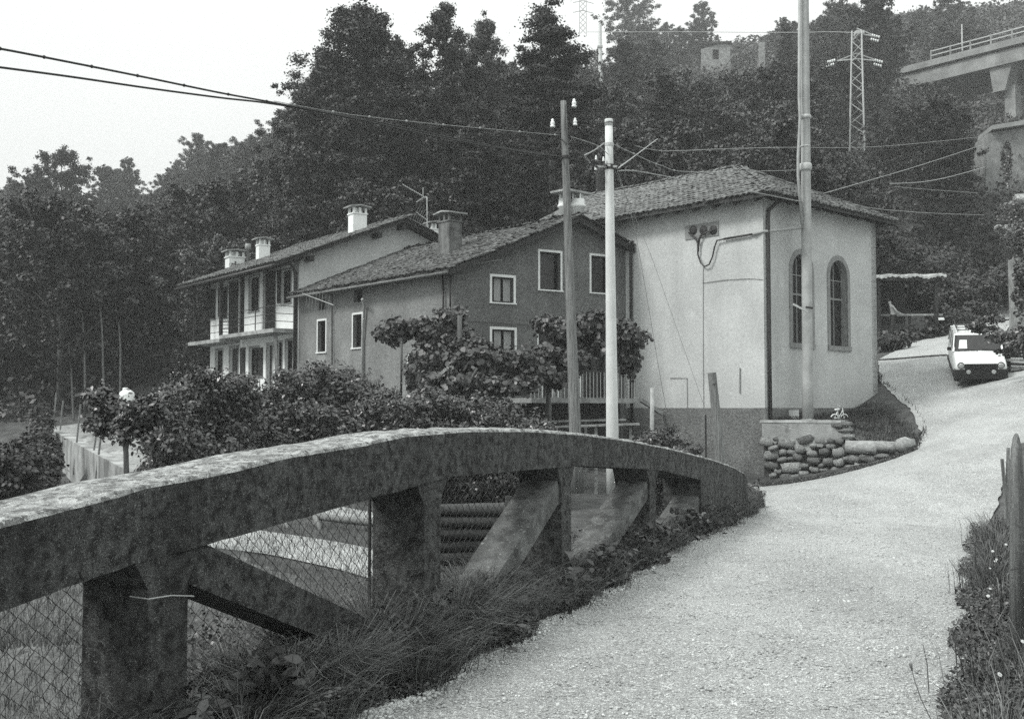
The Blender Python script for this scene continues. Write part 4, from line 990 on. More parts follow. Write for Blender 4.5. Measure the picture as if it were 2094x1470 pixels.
# ------------------------------------------------------------------ balconied house (house 3)
bal = thing("balconied_house", tuple(E3.pt(0, 0)), "white rendered house with two storeys of shuttered openings, balconies on posts and broad eaves", "house")
qa, za_ = E3.hit(800, 460); za_ = at(815, 452, E3.pt(E3.hit(815, 452)[0], 0).y).z
qr = E3.hit(815, 460)[0]; WD = qr * 2
sk = .40; zw0 = za_ - sk * qr
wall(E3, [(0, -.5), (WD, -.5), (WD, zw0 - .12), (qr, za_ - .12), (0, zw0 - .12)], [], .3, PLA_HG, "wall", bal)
def FR(u0, v0, u1, v1): return F3.rect(u0, v0, u1, v1)
op = {'A': FR(431, 593, 440, 652), 'B': FR(455, 590, 464, 650), 'C': FR(470, 580, 486, 690), 'D': FR(510, 566, 529, 636), 'E': FR(540, 557, 562, 680), 'F': FR(576, 553, 595, 620),
      'G': FR(441, 716, 455, 770), 'H': FR(470, 712, 487, 800), 'J': FR(510, 711, 529, 770), 'K': FR(546, 706, 557, 812), 'L': FR(566, 700, 577, 760), 'M': FR(584, 696, 602, 760)}
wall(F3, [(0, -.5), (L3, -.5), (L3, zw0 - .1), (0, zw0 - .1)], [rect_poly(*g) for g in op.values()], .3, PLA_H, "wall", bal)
for k, g in op.items():
    if k in 'CEHK':
        MB().pbox(F3, g[0], g[1], g[2], g[3], -.16, -.12).build("door", SHUT, bal)
        mb = MB(); mb.pbox(F3, g[0] - .1, g[1], g[0], g[3], .0, .02); mb.pbox(F3, g[2], g[1], g[2] + .1, g[3], 0, .02); mb.pbox(F3, g[0] - .1, g[3], g[2] + .1, g[3] + .12, 0, .021); mb.build("door_surround", CONC_PALE, bal)
    else:
        window(F3, g, bal, trim=.08, trim_m=CONC_PALE, bars=(1, 1), frame_m=DWOOD, depth=.1)
for (u0, v0, u1, v1) in ((493, 711, 502, 772), (530, 711, 538, 772), (569, 552, 575, 620), (430, 592, 431, 650)):
    g = FR(u0, v0, u1, v1); shutter(F3, g[0], g[1], g[2], g[3], bal)
for k, op_a in (('A', 1), ('B', 1), ('E', 1), ('C', 1)):      # leaves standing open, at right angles to the wall
    g = op[k]; MB().pbox(F3, g[0] - .06, g[1], g[0] - .015, g[3], .0, .42).build("shutter", SHUT, bal)
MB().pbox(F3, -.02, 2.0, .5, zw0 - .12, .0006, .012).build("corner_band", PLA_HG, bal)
# balconies
def balcony(sA, sB, zs, out, u_posts, label):
    mb = MB(); mb.pbox(F3, sA, zs - .15, sB, zs, .001, out); b = mb.build("balcony", CONC_PALE, bal)
    for kk in range(3):
        z = zs + .28 + kk * .3; m2 = MB(); m2.tube([F3.pt(sA + .05, z, .05), F3.pt(sA + .05, z, out - .05), F3.pt(sB - .05, z, out - .05), F3.pt(sB - .05, z, .05)], .014, 5); m2.build("rail", DARK, b)
    n_ = 4
    for k in range(n_):
        s_ = sA + .05 + (sB - sA - .1) * k / (n_ - 1); MB().pbox(F3, s_ - .016, zs, s_ + .016, zs + .92, out - .066, out - .034).build("rail_post", DARK, b)
    return b
zs2 = at(605, 673, F3.pt(.15, 0).y).z; sB2 = F3.hit(497, 640)[0]; sM = F3.hit(500, 640)[0] + .35
balcony(.12, sM - .05, zs2, 1.0, None, ''); balcony(sM + .05, L3 + .25, zs2 - .12, .95, None, '')
for u, w in ((396, .1), (449, .13), (491, .15), (551, .0)):
    if w:
        s_ = F3.hit(u, 640, .9)[0]; MB().pbox(F3, s_ - w / 2, zs2, s_ + w / 2, zw0 - .25, .9 - w, .9).build("roof_post", DWOOD, bal)
s_ = F3.hit(563, 760, .85)[0]; MB().beam(F3.pt(s_ + .25, zs2 - .15, .75), F3.pt(s_ - .1, 1.2, .75), .13, .13, up=(1, 0, 0)).build("prop", BPOLE, bal)
s_ = F3.hit(531, 790, 1.0)[0]
mb = MB()
for dz in (0, .35, .7): mb.tube([F3.pt(s_, 1.9 + dz, 1.0), F3.pt(s_ + 2.2, 1.9 + dz, 1.0)], .013, 5)
mb.tube([F3.pt(s_, 1.5, 1.0), F3.pt(s_, 2.7, 1.0)], .018, 5); mb.build("garden_rail", DARK, bal)
# roof
eo = 1.25; fo3 = .55; dE = E3.d; dF3 = F3.d
def rp(q, f): p = E3.pt(q, 0) + dF3 * f; p.z = za_ + .0 - sk * abs(q - qr) + .04; return p
slab(bal, [rp(-eo, -fo3), rp(qr, -fo3), rp(qr, L3 + .9), rp(-eo, L3 + .9)], .14, DWOOD); slab(bal, [rp(qr, -fo3), rp(WD + .6, -fo3), rp(WD + .6, L3 + .9), rp(qr, L3 + .9)], .14, DWOOD)
e3 = rp(-eo, -fo3); up3 = rp(qr, -fo3) - e3
tile_roof(bal, e3, dF3, up3.normalized(), L3 + 1.4, up3.length, lambda s, t: True, TILE, singles=0, expo=.33, pitch_a=.22)
e4 = rp(WD + .6, -fo3); up4 = rp(qr, -fo3) - e4
tile_roof(bal, e4, dF3, up4.normalized(), L3 + 1.4, up4.length, lambda s, t: True, TILE, singles=0, expo=.33, pitch_a=.24)
ridge_tiles(bal, rp(qr, -fo3), rp(qr, L3 + .9), TILE, 24)
for k in range(14):
    f = -.3 + k * .75; MB().beam(rp(-eo + .05, f) + Vector((0, 0, -.2)), rp(.0, f) + Vector((0, 0, -.2)), .1, .12).build("rafter", DWOOD, bal)
for q in (0.3, qr - 1.1, qr, WD - .3):
    p = rp(q, 0) + Vector((0, 0, -.33)); MB().beam(p - dF3 * .5, p + dF3 * .2, .18, .2).build("purlin", DWOOD, bal)
MB().tube([rp(-eo - .07, -fo3) + Vector((0, 0, -.1)), rp(-eo - .07, L3 + .9) + Vector((0, 0, -.1))], .07, 8).build("gutter", DARK, bal, True)
pipe([rp(-eo, -.1) + Vector((0, 0, -.15)), F3.pt(.2, zw0 - .35, .3), F3.pt(.12, zw0 - .7, .1), F3.pt(.12, .5, .1)], .07, bal)
for args in ((712, 750, 424, 474, 45.2), (523, 552, 489, 530, 50), (460, 500, 514, 555, 51), (874, 900, 456, 492, 47.6)):
    chimney(bal, *args, dE, PLA_H)
p0 = at(507, 540, 50.5); p1 = at(507, 510, 50.5); MB().lathe((p0.x, p0.y, p0.z - .6), [(.07, 0), (.07, p1.z - p0.z + .6), (.14, p1.z - p0.z + .6), (.14, p1.z - p0.z + .85)], 10).build("flue_pipe", CONC_PALE, bal, True)

# ------------------------------------------------------------------ rubble retaining wall in front of the chapel, and its grassy bank
def rock_mesh(seed, m, ex=.33, jt=.15):
    q = np.random.default_rng(seed); V = []; F = []; idx = {}
    def vid(p):
        k = tuple(p)
        if k not in idx: idx[k] = len(V); V.append(p)
        return idx[k]
    for ax in range(3):
        for s_ in (-1, 1):
            for i in range(2):
                for j in range(2):
                    c = []
                    for di, dj in ((0, 0), (1, 0), (1, 1), (0, 1)):
                        p = [0, 0, 0]; p[ax] = s_; p[(ax + 1) % 3] = i + di - 1; p[(ax + 2) % 3] = j + dj - 1; c.append(vid(tuple(p)))
                    F.append(c if s_ > 0 else c[::-1])
    P = np.array(V, float); n = np.linalg.norm(P, axis=1, keepdims=True); P = P / n ** ex * (1 + q.normal(scale=jt, size=(len(P), 3)))
    P /= np.abs(P).max(0)
    return np_mesh("stone", P, np.array(F), m, smooth=False)
ROCKS = [rock_mesh(i, ROCK) for i in range(9)]
CAPS = [rock_mesh(i, CONC_PALE, .12, .05) for i in (21, 22, 23)]
def rock(parent, c, a, b, n, hw, hh, hd, name="stone", tilt=0.0, me=None):
    a, b, n = Vector(a), Vector(b), Vector(n); ca, sa_ = math.cos(tilt), math.sin(tilt); a2 = a * ca + b * sa_; b2 = b * ca - a * sa_
    o = link(name, me or rnd.choice(ROCKS), parent); A3, N3, B3 = a2 * hw, n * hd, b2 * hh
    o.matrix_basis = Matrix(((A3.x, N3.x, B3.x, c[0]), (A3.y, N3.y, B3.y, c[1]), (A3.z, N3.z, B3.z, c[2]), (0, 0, 0, 1))); return o
W1 = Pl((X(1558, 33.75), 33.75), (X(1738, 32.3) - X(1558, 33.75), 32.3 - 33.75)); W2o = W1.pt(W1.hit(1738, 900)[0], 0)
W2 = Pl(W2o, (X(1856, 30.6) - W2o.x, 30.6 - W2o.y))
rw = thing("rubble_wall", tuple(W1.pt(1, -.7)), "low retaining wall of rounded rubble with mortar cap, curving from the chapel corner to the road", "stone wall")
La, Lb = W1.hit(1738, 900)[0], W2.hit(1856, 910)[0]
zt1 = W1.hit(1640, 863)[1]; zm1 = W1.hit(1640, 905)[1]; zg1 = hz(W1.pt(1, 0).x, W1.pt(1, 0).y) - .25
MB().pbox(W1, 0, zg1, La, zt1 - .02, -.55, -.14).build("core", JOINT, rw)
# mortar face with a ragged lower edge
mb = MB(); n = 26; up_ = [(La * i / n, zt1 + .02 * math.sin(i * 1.3)) for i in range(n + 1)]
lo = [(La * i / n, W1.hit(1558 + 180 * i / n, (903, 905, 912, 912, 918, 920, 916, 905, 898, 900)[min(9, int(i / n * 10))] + rnd.uniform(-3, 3))[1]) for i in range(n + 1)]
mb.extrude([W1.pt(s, z, .03 - .012 * (i % 2)) for i, (s, z) in enumerate(up_ + lo[::-1])], W1.n * -.3)
mb.build("mortar_face", MORTAR, rw, recalc=True)
MB().box8([W1.pt(-.05, zt1 - .02, .05), W1.pt(La - .25, zt1 - .02, .05), W1.pt(La - .25, zt1 - .02, -.75), W1.pt(-.05, zt1 - .02, -.75), W1.pt(-.05, zt1 + .05, .04), W1.pt(La - .25, zt1 + .05, .04), W1.pt(La - .25, zt1 + .06, -.75), W1.pt(-.05, zt1 + .06, -.75)]).build("coping", CONC_PALE, rw)
zb_ = zg1 + .12; C_ = []
for k in range(4000):
    s_, z_ = rnd.uniform(.12, La - .08), rnd.uniform(zb_, zm1 + .12); d0_ = rnd.choice((.17, .22, .27, .34)) if k < 2500 else .14
    if all(math.hypot((s_ - a) * .66, z_ - b) > (d0_ + c) * .5 * 1.0 for a, b, c in C_): C_.append((s_, z_, d0_))
for s_, z_, d0_ in C_:
    rock(rw, W1.pt(s_, z_, -.07 + rnd.uniform(-.03, .03)), W1.d, Vector((0, 0, 1)), W1.n, d0_ * .95 * rnd.uniform(.85, 1.15), d0_ * .62 * rnd.uniform(.85, 1.12), .17, tilt=rnd.uniform(-.3, .3))
for (u, v, w, h) in ((1722, 868, .30, .10), (1728, 880, .26, .09), (1734, 893, .2, .09), (1712, 871, .2, .09)):
    s_, z_ = W1.hit(u, v); rock(rw, W1.pt(s_, z_, -.12), W1.d, Vector((0, 0, 1)), W1.n, w, h, .25)
def w2(u, v, o=0): s_, z_ = W2.hit(u, v, o); return s_, z_
for (u0, u1, v0, v1) in ((1733, 1798, 902, 926), (1800, 1834, 904, 922)):
    s0, za0 = w2(u0, v1); s1_, zb1_ = w2(u1, v0)
    rock(rw, W2.pt((s0 + s1_) / 2, (za0 + zb1_) / 2, -.1), W2.d, Vector((0, 0, 1)), W2.n, (s1_ - s0) * .54, (zb1_ - za0) * .55, .3, "capstone", me=rnd.choice(CAPS))
s_, z_ = w2(1846, 910); rock(rw, W2.pt(s_, z_, -.1), W2.d, Vector((0, 0, 1)), W2.n, .24, .24, .3, "capstone", me=rock_mesh(31, CONC_PALE, .6, .08))
for (u, v, w, h) in ((1748, 938, .3, .15), (1778, 938, .34, .13), (1808, 932, .3, .10), (1832, 926, .2, .08), (1740, 958, .24, .16), (1765, 957, .3, .16), (1792, 948, .26, .12), (1815, 942, .2, .10)):
    s_, z_ = w2(u, v); rock(rw, W2.pt(s_, z_, -.08), W2.d, Vector((0, 0, 1)), W2.n, w, h, .26, tilt=rnd.uniform(-.1, .1))
MB().pbox(W2, 0, -.6, Lb * .55, w2(1760, 908)[1], -.5, -.18).build("core", JOINT, rw)
MB().pbox(W2, Lb * .55, -.4, Lb - .1, w2(1830, 912)[1], -.5, -.18).build("core", JOINT, rw)
# bank of dark grass behind it
bp = [A(1562, 862, 33.75), A(1600, 860, 33.7), A(1700, 862, 33.0), A(1737, 868, 32.6), A(1650, 859, 34.9), A(1720, 850, 36), A(1765, 843, 37), A(1800, 822, 37.6), A(1793, 826, 38.9), A(1840, 838, 36.2), A(1870, 868, 34), A(1890, 888, 32.6),
      A(1858, 912, 30.7), A(1800, 908, 31.4), A(1740, 905, 32.2), A(1760, 880, 33.2), A(1820, 870, 33.6), A(1700, 858, 34), A(1815, 836, 38)]
BANKF = rbf(bp)
bpoly = [W1.pt(.0, 0, -.1).to_2d()[:], W1.pt(La, 0, -.1).to_2d()[:], W2.pt(Lb, 0, -.1).to_2d()[:], A(1892, 888, 32.6)[:2], A(1872, 850, 35)[:2], (X(1840, 37.5), 37.5), (X(1806, 39.6), 39.6), CR.pt(CW + .2, 0, -.3).to_2d()[:], CR.pt(0, 0, -.2).to_2d()[:]]
grid_mesh("grass_bank", np.arange(7, 16, .08), np.arange(30, 40, .08), SOIL, poly=bpoly, hf=lambda x, y: BANKF(x, y))
n = 26000; x = rng.uniform(8, 15.5, n); y = rng.uniform(30, 40, n); k = in_poly(x, y, bpoly)
ss = (x - CH0.x) * D2.x + (y - CH0.y) * D2.y; dd = -((x - CH0.x) * (-CR.n.x) + (y - CH0.y) * (-CR.n.y))
k &= (dd > .12) & ~((x < W1.pt(La * .85, 0).x) & (dd > .5) & (rng.uniform(0, 1, n) < .9)) ; x, y = x[k], y[k]
zb2 = BANKF(x, y); n = 40000; x2 = rng.uniform(11, 16.5, n); y2 = rng.uniform(29.5, 42, n); k2 = ~in_poly(x2, y2, bpoly) & (~in_poly(x2, y2, ROADP) | (edge_dist(x2, y2, road_left) < rng.uniform(0, .45, n) ** 2)) & (edge_dist(x2, y2, bpoly[2:7]) < 1.3); x2, y2 = x2[k2], y2[k2]
x = np.concatenate([x, x2]); y = np.concatenate([y, y2]); zb2 = np.concatenate([zb2, height(x2, y2) + .02])
stf = link_np("bank_grass", blades(np.stack([x, y, zb2 - .02], 1), rng.uniform(.06, .26, len(x)), np.full(len(x), .018), rng.normal(scale=.05, size=(len(x), 2))), GRASS_B)
tag(stf, "short dark grass covering the bank beside the chapel corner", "grass", kind='stuff')
# rubble litter and weeds at the foot of the walls
n = 500; t = rng.uniform(0, 1, n); x = np.where(t < .6, 1, 0) * 0.0; P = []
for i in range(n):
    u = rnd.uniform(1536, 1868); vv = 989 - (u - 1536) * .1 - max(0, u - 1740) * .28 + rnd.uniform(-5, 5); Yq = 33.0 - (u - 1536) * .0085 + rnd.uniform(-.1, .1)
    P.append((X(u, Yq), Yq - .35))
P = np.array(P); zz = height(P[:, 0], P[:, 1])
def scatter_rocks(name, XYZ, S, m, label, cat, flat=.6):
    base = np.array([(-1, -1, -1), (1, -1, -1), (1, 1, -1), (-1, 1, -1), (-.7, -.7, 1), (.7, -.7, 1), (.7, .7, 1), (-.7, .7, 1)]) * np.array([1, 1, flat])
    fb = np.array([(3, 2, 1, 0), (4, 5, 6, 7), (0, 1, 5, 4), (1, 2, 6, 5), (2, 3, 7, 6), (3, 0, 4, 7)])
    n = len(XYZ); V = base[None] * (1 + rng.normal(scale=.22, size=(n, 8, 3))); a = rng.uniform(0, 6.28, n); c, s = np.cos(a)[:, None], np.sin(a)[:, None]
    x, y = V[:, :, 0] * c - V[:, :, 1] * s, V[:, :, 0] * s + V[:, :, 1] * c; V = np.stack([x, y, V[:, :, 2]], 2) * S[:, None, None] + XYZ[:, None, :]
    F = (np.arange(n)[:, None, None] * 8 + fb[None]).reshape(-1, 4)
    o = link_np(name, (V.reshape(-1, 3), F), m); tag(o, label, cat, kind='stuff'); return o
scatter_rocks("rubble_litter", np.stack([P[:, 0], P[:, 1], zz + .01], 1), rng.uniform(.02, .07, n), ROCK, "small loose stones lying along the foot of the rubble wall", "rubble")
n = 9000; u = rng.uniform(1536, 1875, n); vv = 0; Yq = 32.9 - (u - 1536) * .0088 - rng.uniform(-.2, .55, n); x = (u - PW / 2) / FPX * Yq; zz = height(x, Yq)
stf = link_np("kerb_weeds", leaf_geo(np.stack([x, Yq, zz + rng.uniform(0, .08, n)], 1), rng.normal(size=(n, 3)) + np.array([0, 0, 1]), rng.uniform(.02, .06, n)), WEED)
tag(stf, "low weeds growing along the foot of the rubble wall", "weeds", kind='stuff')
p = at(1622, 857, 34.9); t = thing("box", (p.x, p.y, BANKF([p.x], [p.y])[0]), "small pale box standing against the chapel plinth left of the steel pole", "box")
zb_ = BANKF([p.x], [p.y])[0]
MB().obox((p.x, p.y, zb_ + .15), D2 * .16, D1 * .11, (0, 0, .15)).build("body", TRIM, t); MB().obox((p.x, p.y, zb_ + .31), D2 * .17, D1 * .12, (0, 0, .012)).build("lid", CONC_PALE, t)

# ------------------------------------------------------------------ poles and wires
def pole(name, label, ptop, pbase, Y, rt, rb, m, down=1.4, n=14, Yt=None):
    a, b = at(*ptop, Yt or Y), at(*pbase, Y); d = (b - a).normalized(); e = b + d * down
    root = thing(name, (e.x, e.y, b.z), label, "pole"); pts = [a.lerp(e, i / 10) for i in range(11)]
    MB().tube(pts, [rt + (rb - rt) * i / 10 for i in range(11)], n).build("shaft", m, root, True); return root, a, b, d
wood_p, wa_, wb_, wd_ = pole("utility_pole", "dark wooden utility pole with three white glass insulators near its top", (1152, 207), (1176, 878), 24, .065, .145, BPOLE)
def on(pu, pv, Y): return at(pu, pv, Y)
def insul(parent, u, v, Y, s=1.0, hook=None):
    c = at(u, v, Y)
    MB().lathe(c - Vector((0, 0, .075 * s)), [(.045 * s, 0), (.05 * s, .03 * s), (.028 * s, .045 * s), (.045 * s, .07 * s), (.042 * s, .10 * s), (.024 * s, .13 * s), (.03 * s, .15 * s), (.008, .17 * s)], 12).build("insulator", PORC, parent, True)
    if hook: MB().tube([at(a_, b_, Y) for a_, b_ in hook], .011, 5).build("bracket", DARK, parent, True)
insul(wood_p, 1174, 212, 24, 1.15, [(1156, 218), (1163, 217), (1167, 224), (1172, 223), (1174, 218)])
insul(wood_p, 1176, 250, 24, 1.0, [(1158, 258), (1163, 256), (1168, 263), (1174, 262), (1176, 255)])
insul(wood_p, 1130, 253, 24, 1.15, [(1154, 262), (1140, 265), (1132, 262), (1130, 257)])
MB().tube([at(1157, 214, 23.92), at(1157, 262, 23.92), at(1163, 290, 23.92)], .009, 5).build("cable", WIREM, wood_p)
MB().tube([at(1146, 284, 23.9), at(1160, 295, 23.88), at(1166, 290, 23.9), at(1172, 280, 24)], .012, 5).build("cable", WIREM, wood_p)
for v in (322,): c = at(1156.3, v, 24); MB().lathe(c - Vector((0, 0, .03)), [(.1, 0), (.1, .06)], 14).build("band", DARK, wood_p)
whit_p, wa2, wb2, _ = pole("utility_pole", "pale concrete utility pole with dark cable clamps, right of the wooden pole", (1245, 250), (1252, 884), 25, .088, .15, WPOLE)
MB().lathe(at(1245, 247, 25) - Vector((0, 0, .12)), [(.098, 0), (.098, .13), (.09, .15)], 14).build("cap", WPOLE, whit_p, True)
for v, h, m_ in ((296, .07, GALV), (342, .12, DARK), (340, .05, GALV), (252, .02, DARK)):
    c = at(1245.5 + (v - 250) * .011, v, 25); MB().lathe(c - Vector((0, 0, h / 2)), [(.105, 0), (.105, h)], 14).build("clamp", m_, whit_p)
for u, v in ((1219, 323), (1234, 326), (1218, 344)): insul(whit_p, u, v, 24.9, .62, [(u, v + 6), (u + 6, v + 12), (1244, 341)])
MB().beam(at(1222, 341, 24.95), at(1262, 341, 24.95), .05, .05).build("crossarm", GALV, whit_p)
MB().tube([at(1224, 348, 24.9), at(1214, 362, 24.9), at(1212, 376, 24.9), at(1220, 382, 24.9), at(1228, 378, 24.9), at(1234, 362, 24.9)], .011, 5).build("cable", WIREM, whit_p)
MB().tube([at(1262, 345, 24.9), at(1266, 335, 24.9), at(1260, 332, 24.9)], .02, 5).build("cable", DARK, whit_p)
back_p = pole("utility_pole", "short dark pole just behind the pale concrete pole, above the chapel roof", (1226, 340), (1226, 430), 46, .16, .16, DWOOD, 3)
st_p, sa2, sb2, _ = pole("utility_pole", "tall pale steel pole with joint bands in front of the chapel windows", (1644, -150), (1652, 862), 34.3, .125, .175, GPOLE, .4, 18)
for v, h, r_ in ((240, .12, .19), (342, .22, .20), (300, .05, .165)):
    c = at(1644 + v * .0093, v, 34.3); MB().lathe(c - Vector((0, 0, h / 2)), [(r_ * .9, 0), (r_, h * .2), (r_, h * .8), (r_ * .9, h)], 16).build("joint_band", GALV, st_p, True)
MB().tube([at(1635, -60, 34.15), at(1634, 200, 34.15), at(1636, 240, 34.1), at(1632, 320, 34.1), at(1632, 360, 34.1), at(1640, 460, 34.12)], .045, 6).build("conduit", GPOLE, st_p, True)
MB().beam(at(1622, 622, 34.0), at(1652, 638, 34.05), .04, .06).build("step_bar", GALV, st_p)
MB().beam(at(1648, 628, 34.0), at(1662, 630, 34.05), .05, .06).build("step_bar", DARK, st_p)
MB().tube([at(1638, 466, 34.2), at(1560, 474, 34.0), clp(1540, 479, .1)], .05, 7).build("bracket_pipe", GPOLE, st_p, True)
c = at(1652, 860, 34.3); MB().lathe(c - Vector((0, 0, .25)), [(.5, 0), (.42, .16), (.2, .3)], 14).build("footing", CONC_PALE, st_p, True)
t = thing("old_post", at(1462, 900, 22)[:], "short leaning weathered wooden post standing before the chapel flank", "post")
a, b = at(1456, 762, 22), at(1473, 930, 22); e = b + (b - a).normalized() * 1.0
MB().tube([a, a.lerp(e, .5), e], [.088, .1, .11], 7).build("shaft", BPOLE, t); MB().tube([at(1456, 786, 21.9), at(1466, 784, 21.9)], .012, 4).build("wire_tie", WIREM, t)
a, b = at(1443, 848, 23), at(1444, 925, 23); tag(MB().tube([a, b + Vector((0, 0, -.8))], .02, 5).build("stake", DARK), "thin dark rod standing left of the leaning wooden post", "stake")

def wire(name, pix, Ya, Yb, r, m, label, slub=0, group=None):
    u0, u1 = pix[0][0], pix[-1][0]; P = []
    for u, v in pix:
        f = (u - u0) / (u1 - u0) if u1 != u0 else 0; P.append(at(u, v, 1 / ((1 - f) / Ya + f / Yb)))
    Q = []
    for i in range(len(P) - 1):                 # catmull-rom
        p0, p1, p2, p3 = P[max(i - 1, 0)], P[i], P[i + 1], P[min(i + 2, len(P) - 1)]
        for k in range(8):
            t = k / 8; Q.append(.5 * ((2 * p1) + (p2 - p0) * t + (2 * p0 - 5 * p1 + 4 * p2 - p3) * t * t + (3 * p1 - p0 - 3 * p2 + p3) * t ** 3))
    Q.append(P[-1]); mb = MB(); mb.tube(Q, r, 5)
    if slub:
        for k in range(3, len(Q) - 1, slub): mb.lathe(Q[k] - Vector((0, 0, .02)), [(.012, 0), (.03, .02), (.012, .04)], 6)
    o = mb.build(name, m, None, True); tag(o, label, "cable", group); return o
wire("overhead_cable", [(-60, 92), (0, 100), (150, 129), (300, 159), (450, 190), (580, 214), (740, 246), (900, 281), (1050, 308), (1152, 322)], 12, 24, .015, WIREM, "upper twisted cable running from the top left corner to the wooden pole", 5)
wire("overhead_cable", [(-60, 131), (0, 138), (150, 158), (300, 180), (450, 200), (560, 213), (740, 243), (900, 277), (1050, 306), (1152, 320)], 12.2, 24.1, .015, WIREM, "lower twisted cable running from the left edge to the wooden pole")
wire("overhead_cable", [(560, 207), (700, 232), (850, 250), (1000, 264), (1145, 277)], 17, 23.9, .006, WIREL, "thin pale wire with knots reaching the wooden pole below its insulators", 4)
wire("overhead_cable", [(1156, 323), (1185, 329), (1222, 342)], 24, 24.9, .02, WIREM, "short sagging bundle of cables joining the two middle poles", 3)
wire("overhead_cable", [(1168, 280), (1200, 290), (1225, 300), (1250, 322)], 24, 25, .009, WIREL, "short thin wire sloping from the wooden pole to the pale pole")
wire("overhead_cable", [(1195, 318), (1215, 308), (1236, 293)], 24.3, 24.9, .014, WIREL, "short pale knotted stay rising to the upper clamp of the pale pole", 4)
wire("overhead_cable", [(934, 548), (1000, 535), (1085, 522), (1240, 487), (1400, 462), (1560, 428), (1640, 408), (1740, 380), (1870, 342), (2012, 296)], 34.2, 60, .016, WIREL, "long pale wire crossing the picture from the grey house gable to the rock at right")
wire("overhead_cable", [(1264, 350), (1290, 349), (1330, 355), (1400, 368), (1500, 385), (1640, 413)], 25, 34.2, .014, WIREL, "pale wire from the concrete pole across the chapel roof to the steel pole", 6)
wire("overhead_cable", [(1256, 296), (1290, 312), (1350, 338), (1420, 352), (1640, 348)], 25, 34.1, .009, WIREL, "faint wire from the upper clamp of the concrete pole to the steel pole band", 6)
wire("overhead_cable", [(1262, 346), (1300, 318), (1345, 284)], 25, 40, .015, WIREL, "straight pale stay rising to the right from the concrete pole clamp")
wire("overhead_cable", [(1300, 299), (1360, 309), (1480, 305), (1600, 302), (1800, 300), (2010, 280)], 40, 70, .014, WIREL, "faint level wire crossing the dark wood above the chapel roof")
wire("overhead_cable", [(1640, 430), (1740, 420), (1800, 428), (1900, 436), (2012, 440)], 34.3, 55, .012, WIREL, "thin wire running right from the steel pole above the tin shed")
wire("overhead_cable", [(1820, 376), (1890, 372), (1950, 360), (2014, 342)], 45, 60, .018, WIREL, "drooping pale wire ending at the rock wall on the right")
wire("overhead_cable", [(1830, 382), (1900, 388), (2000, 395)], 45, 60, .012, WIREL, "short faint wire below the drooping wire at right")
wire("overhead_cable", [(1262, 350), (1280, 400), (1300, 480), (1325, 620), (1345, 740), (1362, 835)], 25, 33, .007, WIREL, "thin guy wire falling from the concrete pole to the foot of the chapel flank")
wire("overhead_cable", [(1258, 350), (1280, 400), (1330, 520), (1380, 660), (1440, 830)], 25, 33.5, .005, WIREL, "fainter second guy wire falling across the chapel flank")
wire("overhead_cable", [(1200, 66), (1400, 66), (1600, 67), (1700, 66), (1752, 68)], 140, 92, .03, WIREL, "faint level line reaching the lattice pylon head")

# ------------------------------------------------------------------ aerials
t = thing("tv_aerial", at(873, 480, 45.5)[:], "pale roof aerial with toothed booms on a thin mast between the white and dark chimneys", "aerial")
MB().tube([at(874, 500, 45.5), at(873, 402, 45.5)], .025, 6).build("mast", GALV, t)
a, b = at(824, 378, 45.5), at(868, 403, 45.5); mb = MB(); mb.tube([a, b, at(873, 404, 45.5)], .016, 5)
for k in range(12):
    p = a.lerp(b, k / 12); mb.tube([p + Vector((-.03, -.18, .03)), p + Vector((.03, .18, -.03))], .008, 4)
mb.build("boom", GALV, t)
mb = MB(); mb.tube([at(865, 384, 45.5), at(865, 400, 45.5)], .02, 4); mb.tube([at(851, 414, 45.5), at(866, 403, 45.5)], .02, 4); mb.build("reflector", GALV, t)
a, b = at(851, 434, 45.5), at(873, 450, 45.5); mb = MB(); mb.tube([a, b], .014, 5)
for k in range(6):
    p = a.lerp(b, (k + .2) / 6); L = .55; mb.tube([p + Vector((-.16, .2, -.26)), p + Vector((.16, -.2, .26))], .009, 4)
mb.build("lower_boom", GALV, t)
t = thing("tv_aerial", F2.pt(L2 - 1, 5)[:], "thin toothed aerial fixed under the eave at the far corner of the grey house", "aerial")
mb = MB(); a, b = at(618, 600, 41), at(682, 624, 37.5); mb.tube([a, b], .014, 5)
for k in range(8):
    p = a.lerp(b, .15 + k * .1); mb.tube([p + Vector((-.05, .1, -.45)), p + Vector((.05, -.1, .25))], .007, 4)
mb.build("boom", WIREL, t)

# ------------------------------------------------------------------ lattice pylon, viaduct, ruin, far poles
Yp = 92; tpl = at(1752, 66, Yp); bpl = at(1752, 360, Yp)
py = thing("lattice_pylon", (bpl.x, bpl.y, bpl.z), "pale steel lattice pylon standing on the wooded slope right of the steel pole", "pylon")
ang = R(28); hw0, hw1 = .95, .55; Ht = tpl.z - bpl.z + 1.0; zb = bpl.z - 1
cor = lambda t, k: Vector((bpl.x + (tpl.x - bpl.x) * t, Yp, zb + Ht * t)) + Vector((math.cos(ang + k * math.pi / 2), math.sin(ang + k * math.pi / 2), 0)) * (hw0 + (hw1 - hw0) * t)
for k in range(4): MB().tube([cor(0, k), cor(.5, k), cor(1, k)], .075, 5).build("leg", GALV, py)
mb = MB(); NL = 15
for i in range(NL):
    for k in range(4):
        a, b = cor(i / NL, k), cor((i + 1) / NL, (k + 1) % 4)
        if (i + k) % 2: a, b = cor(i / NL, (k + 1) % 4), cor((i + 1) / NL, k)
        mb.tube([a, b], .04, 4)
stuff(mb.build("bracing", GALV, py))
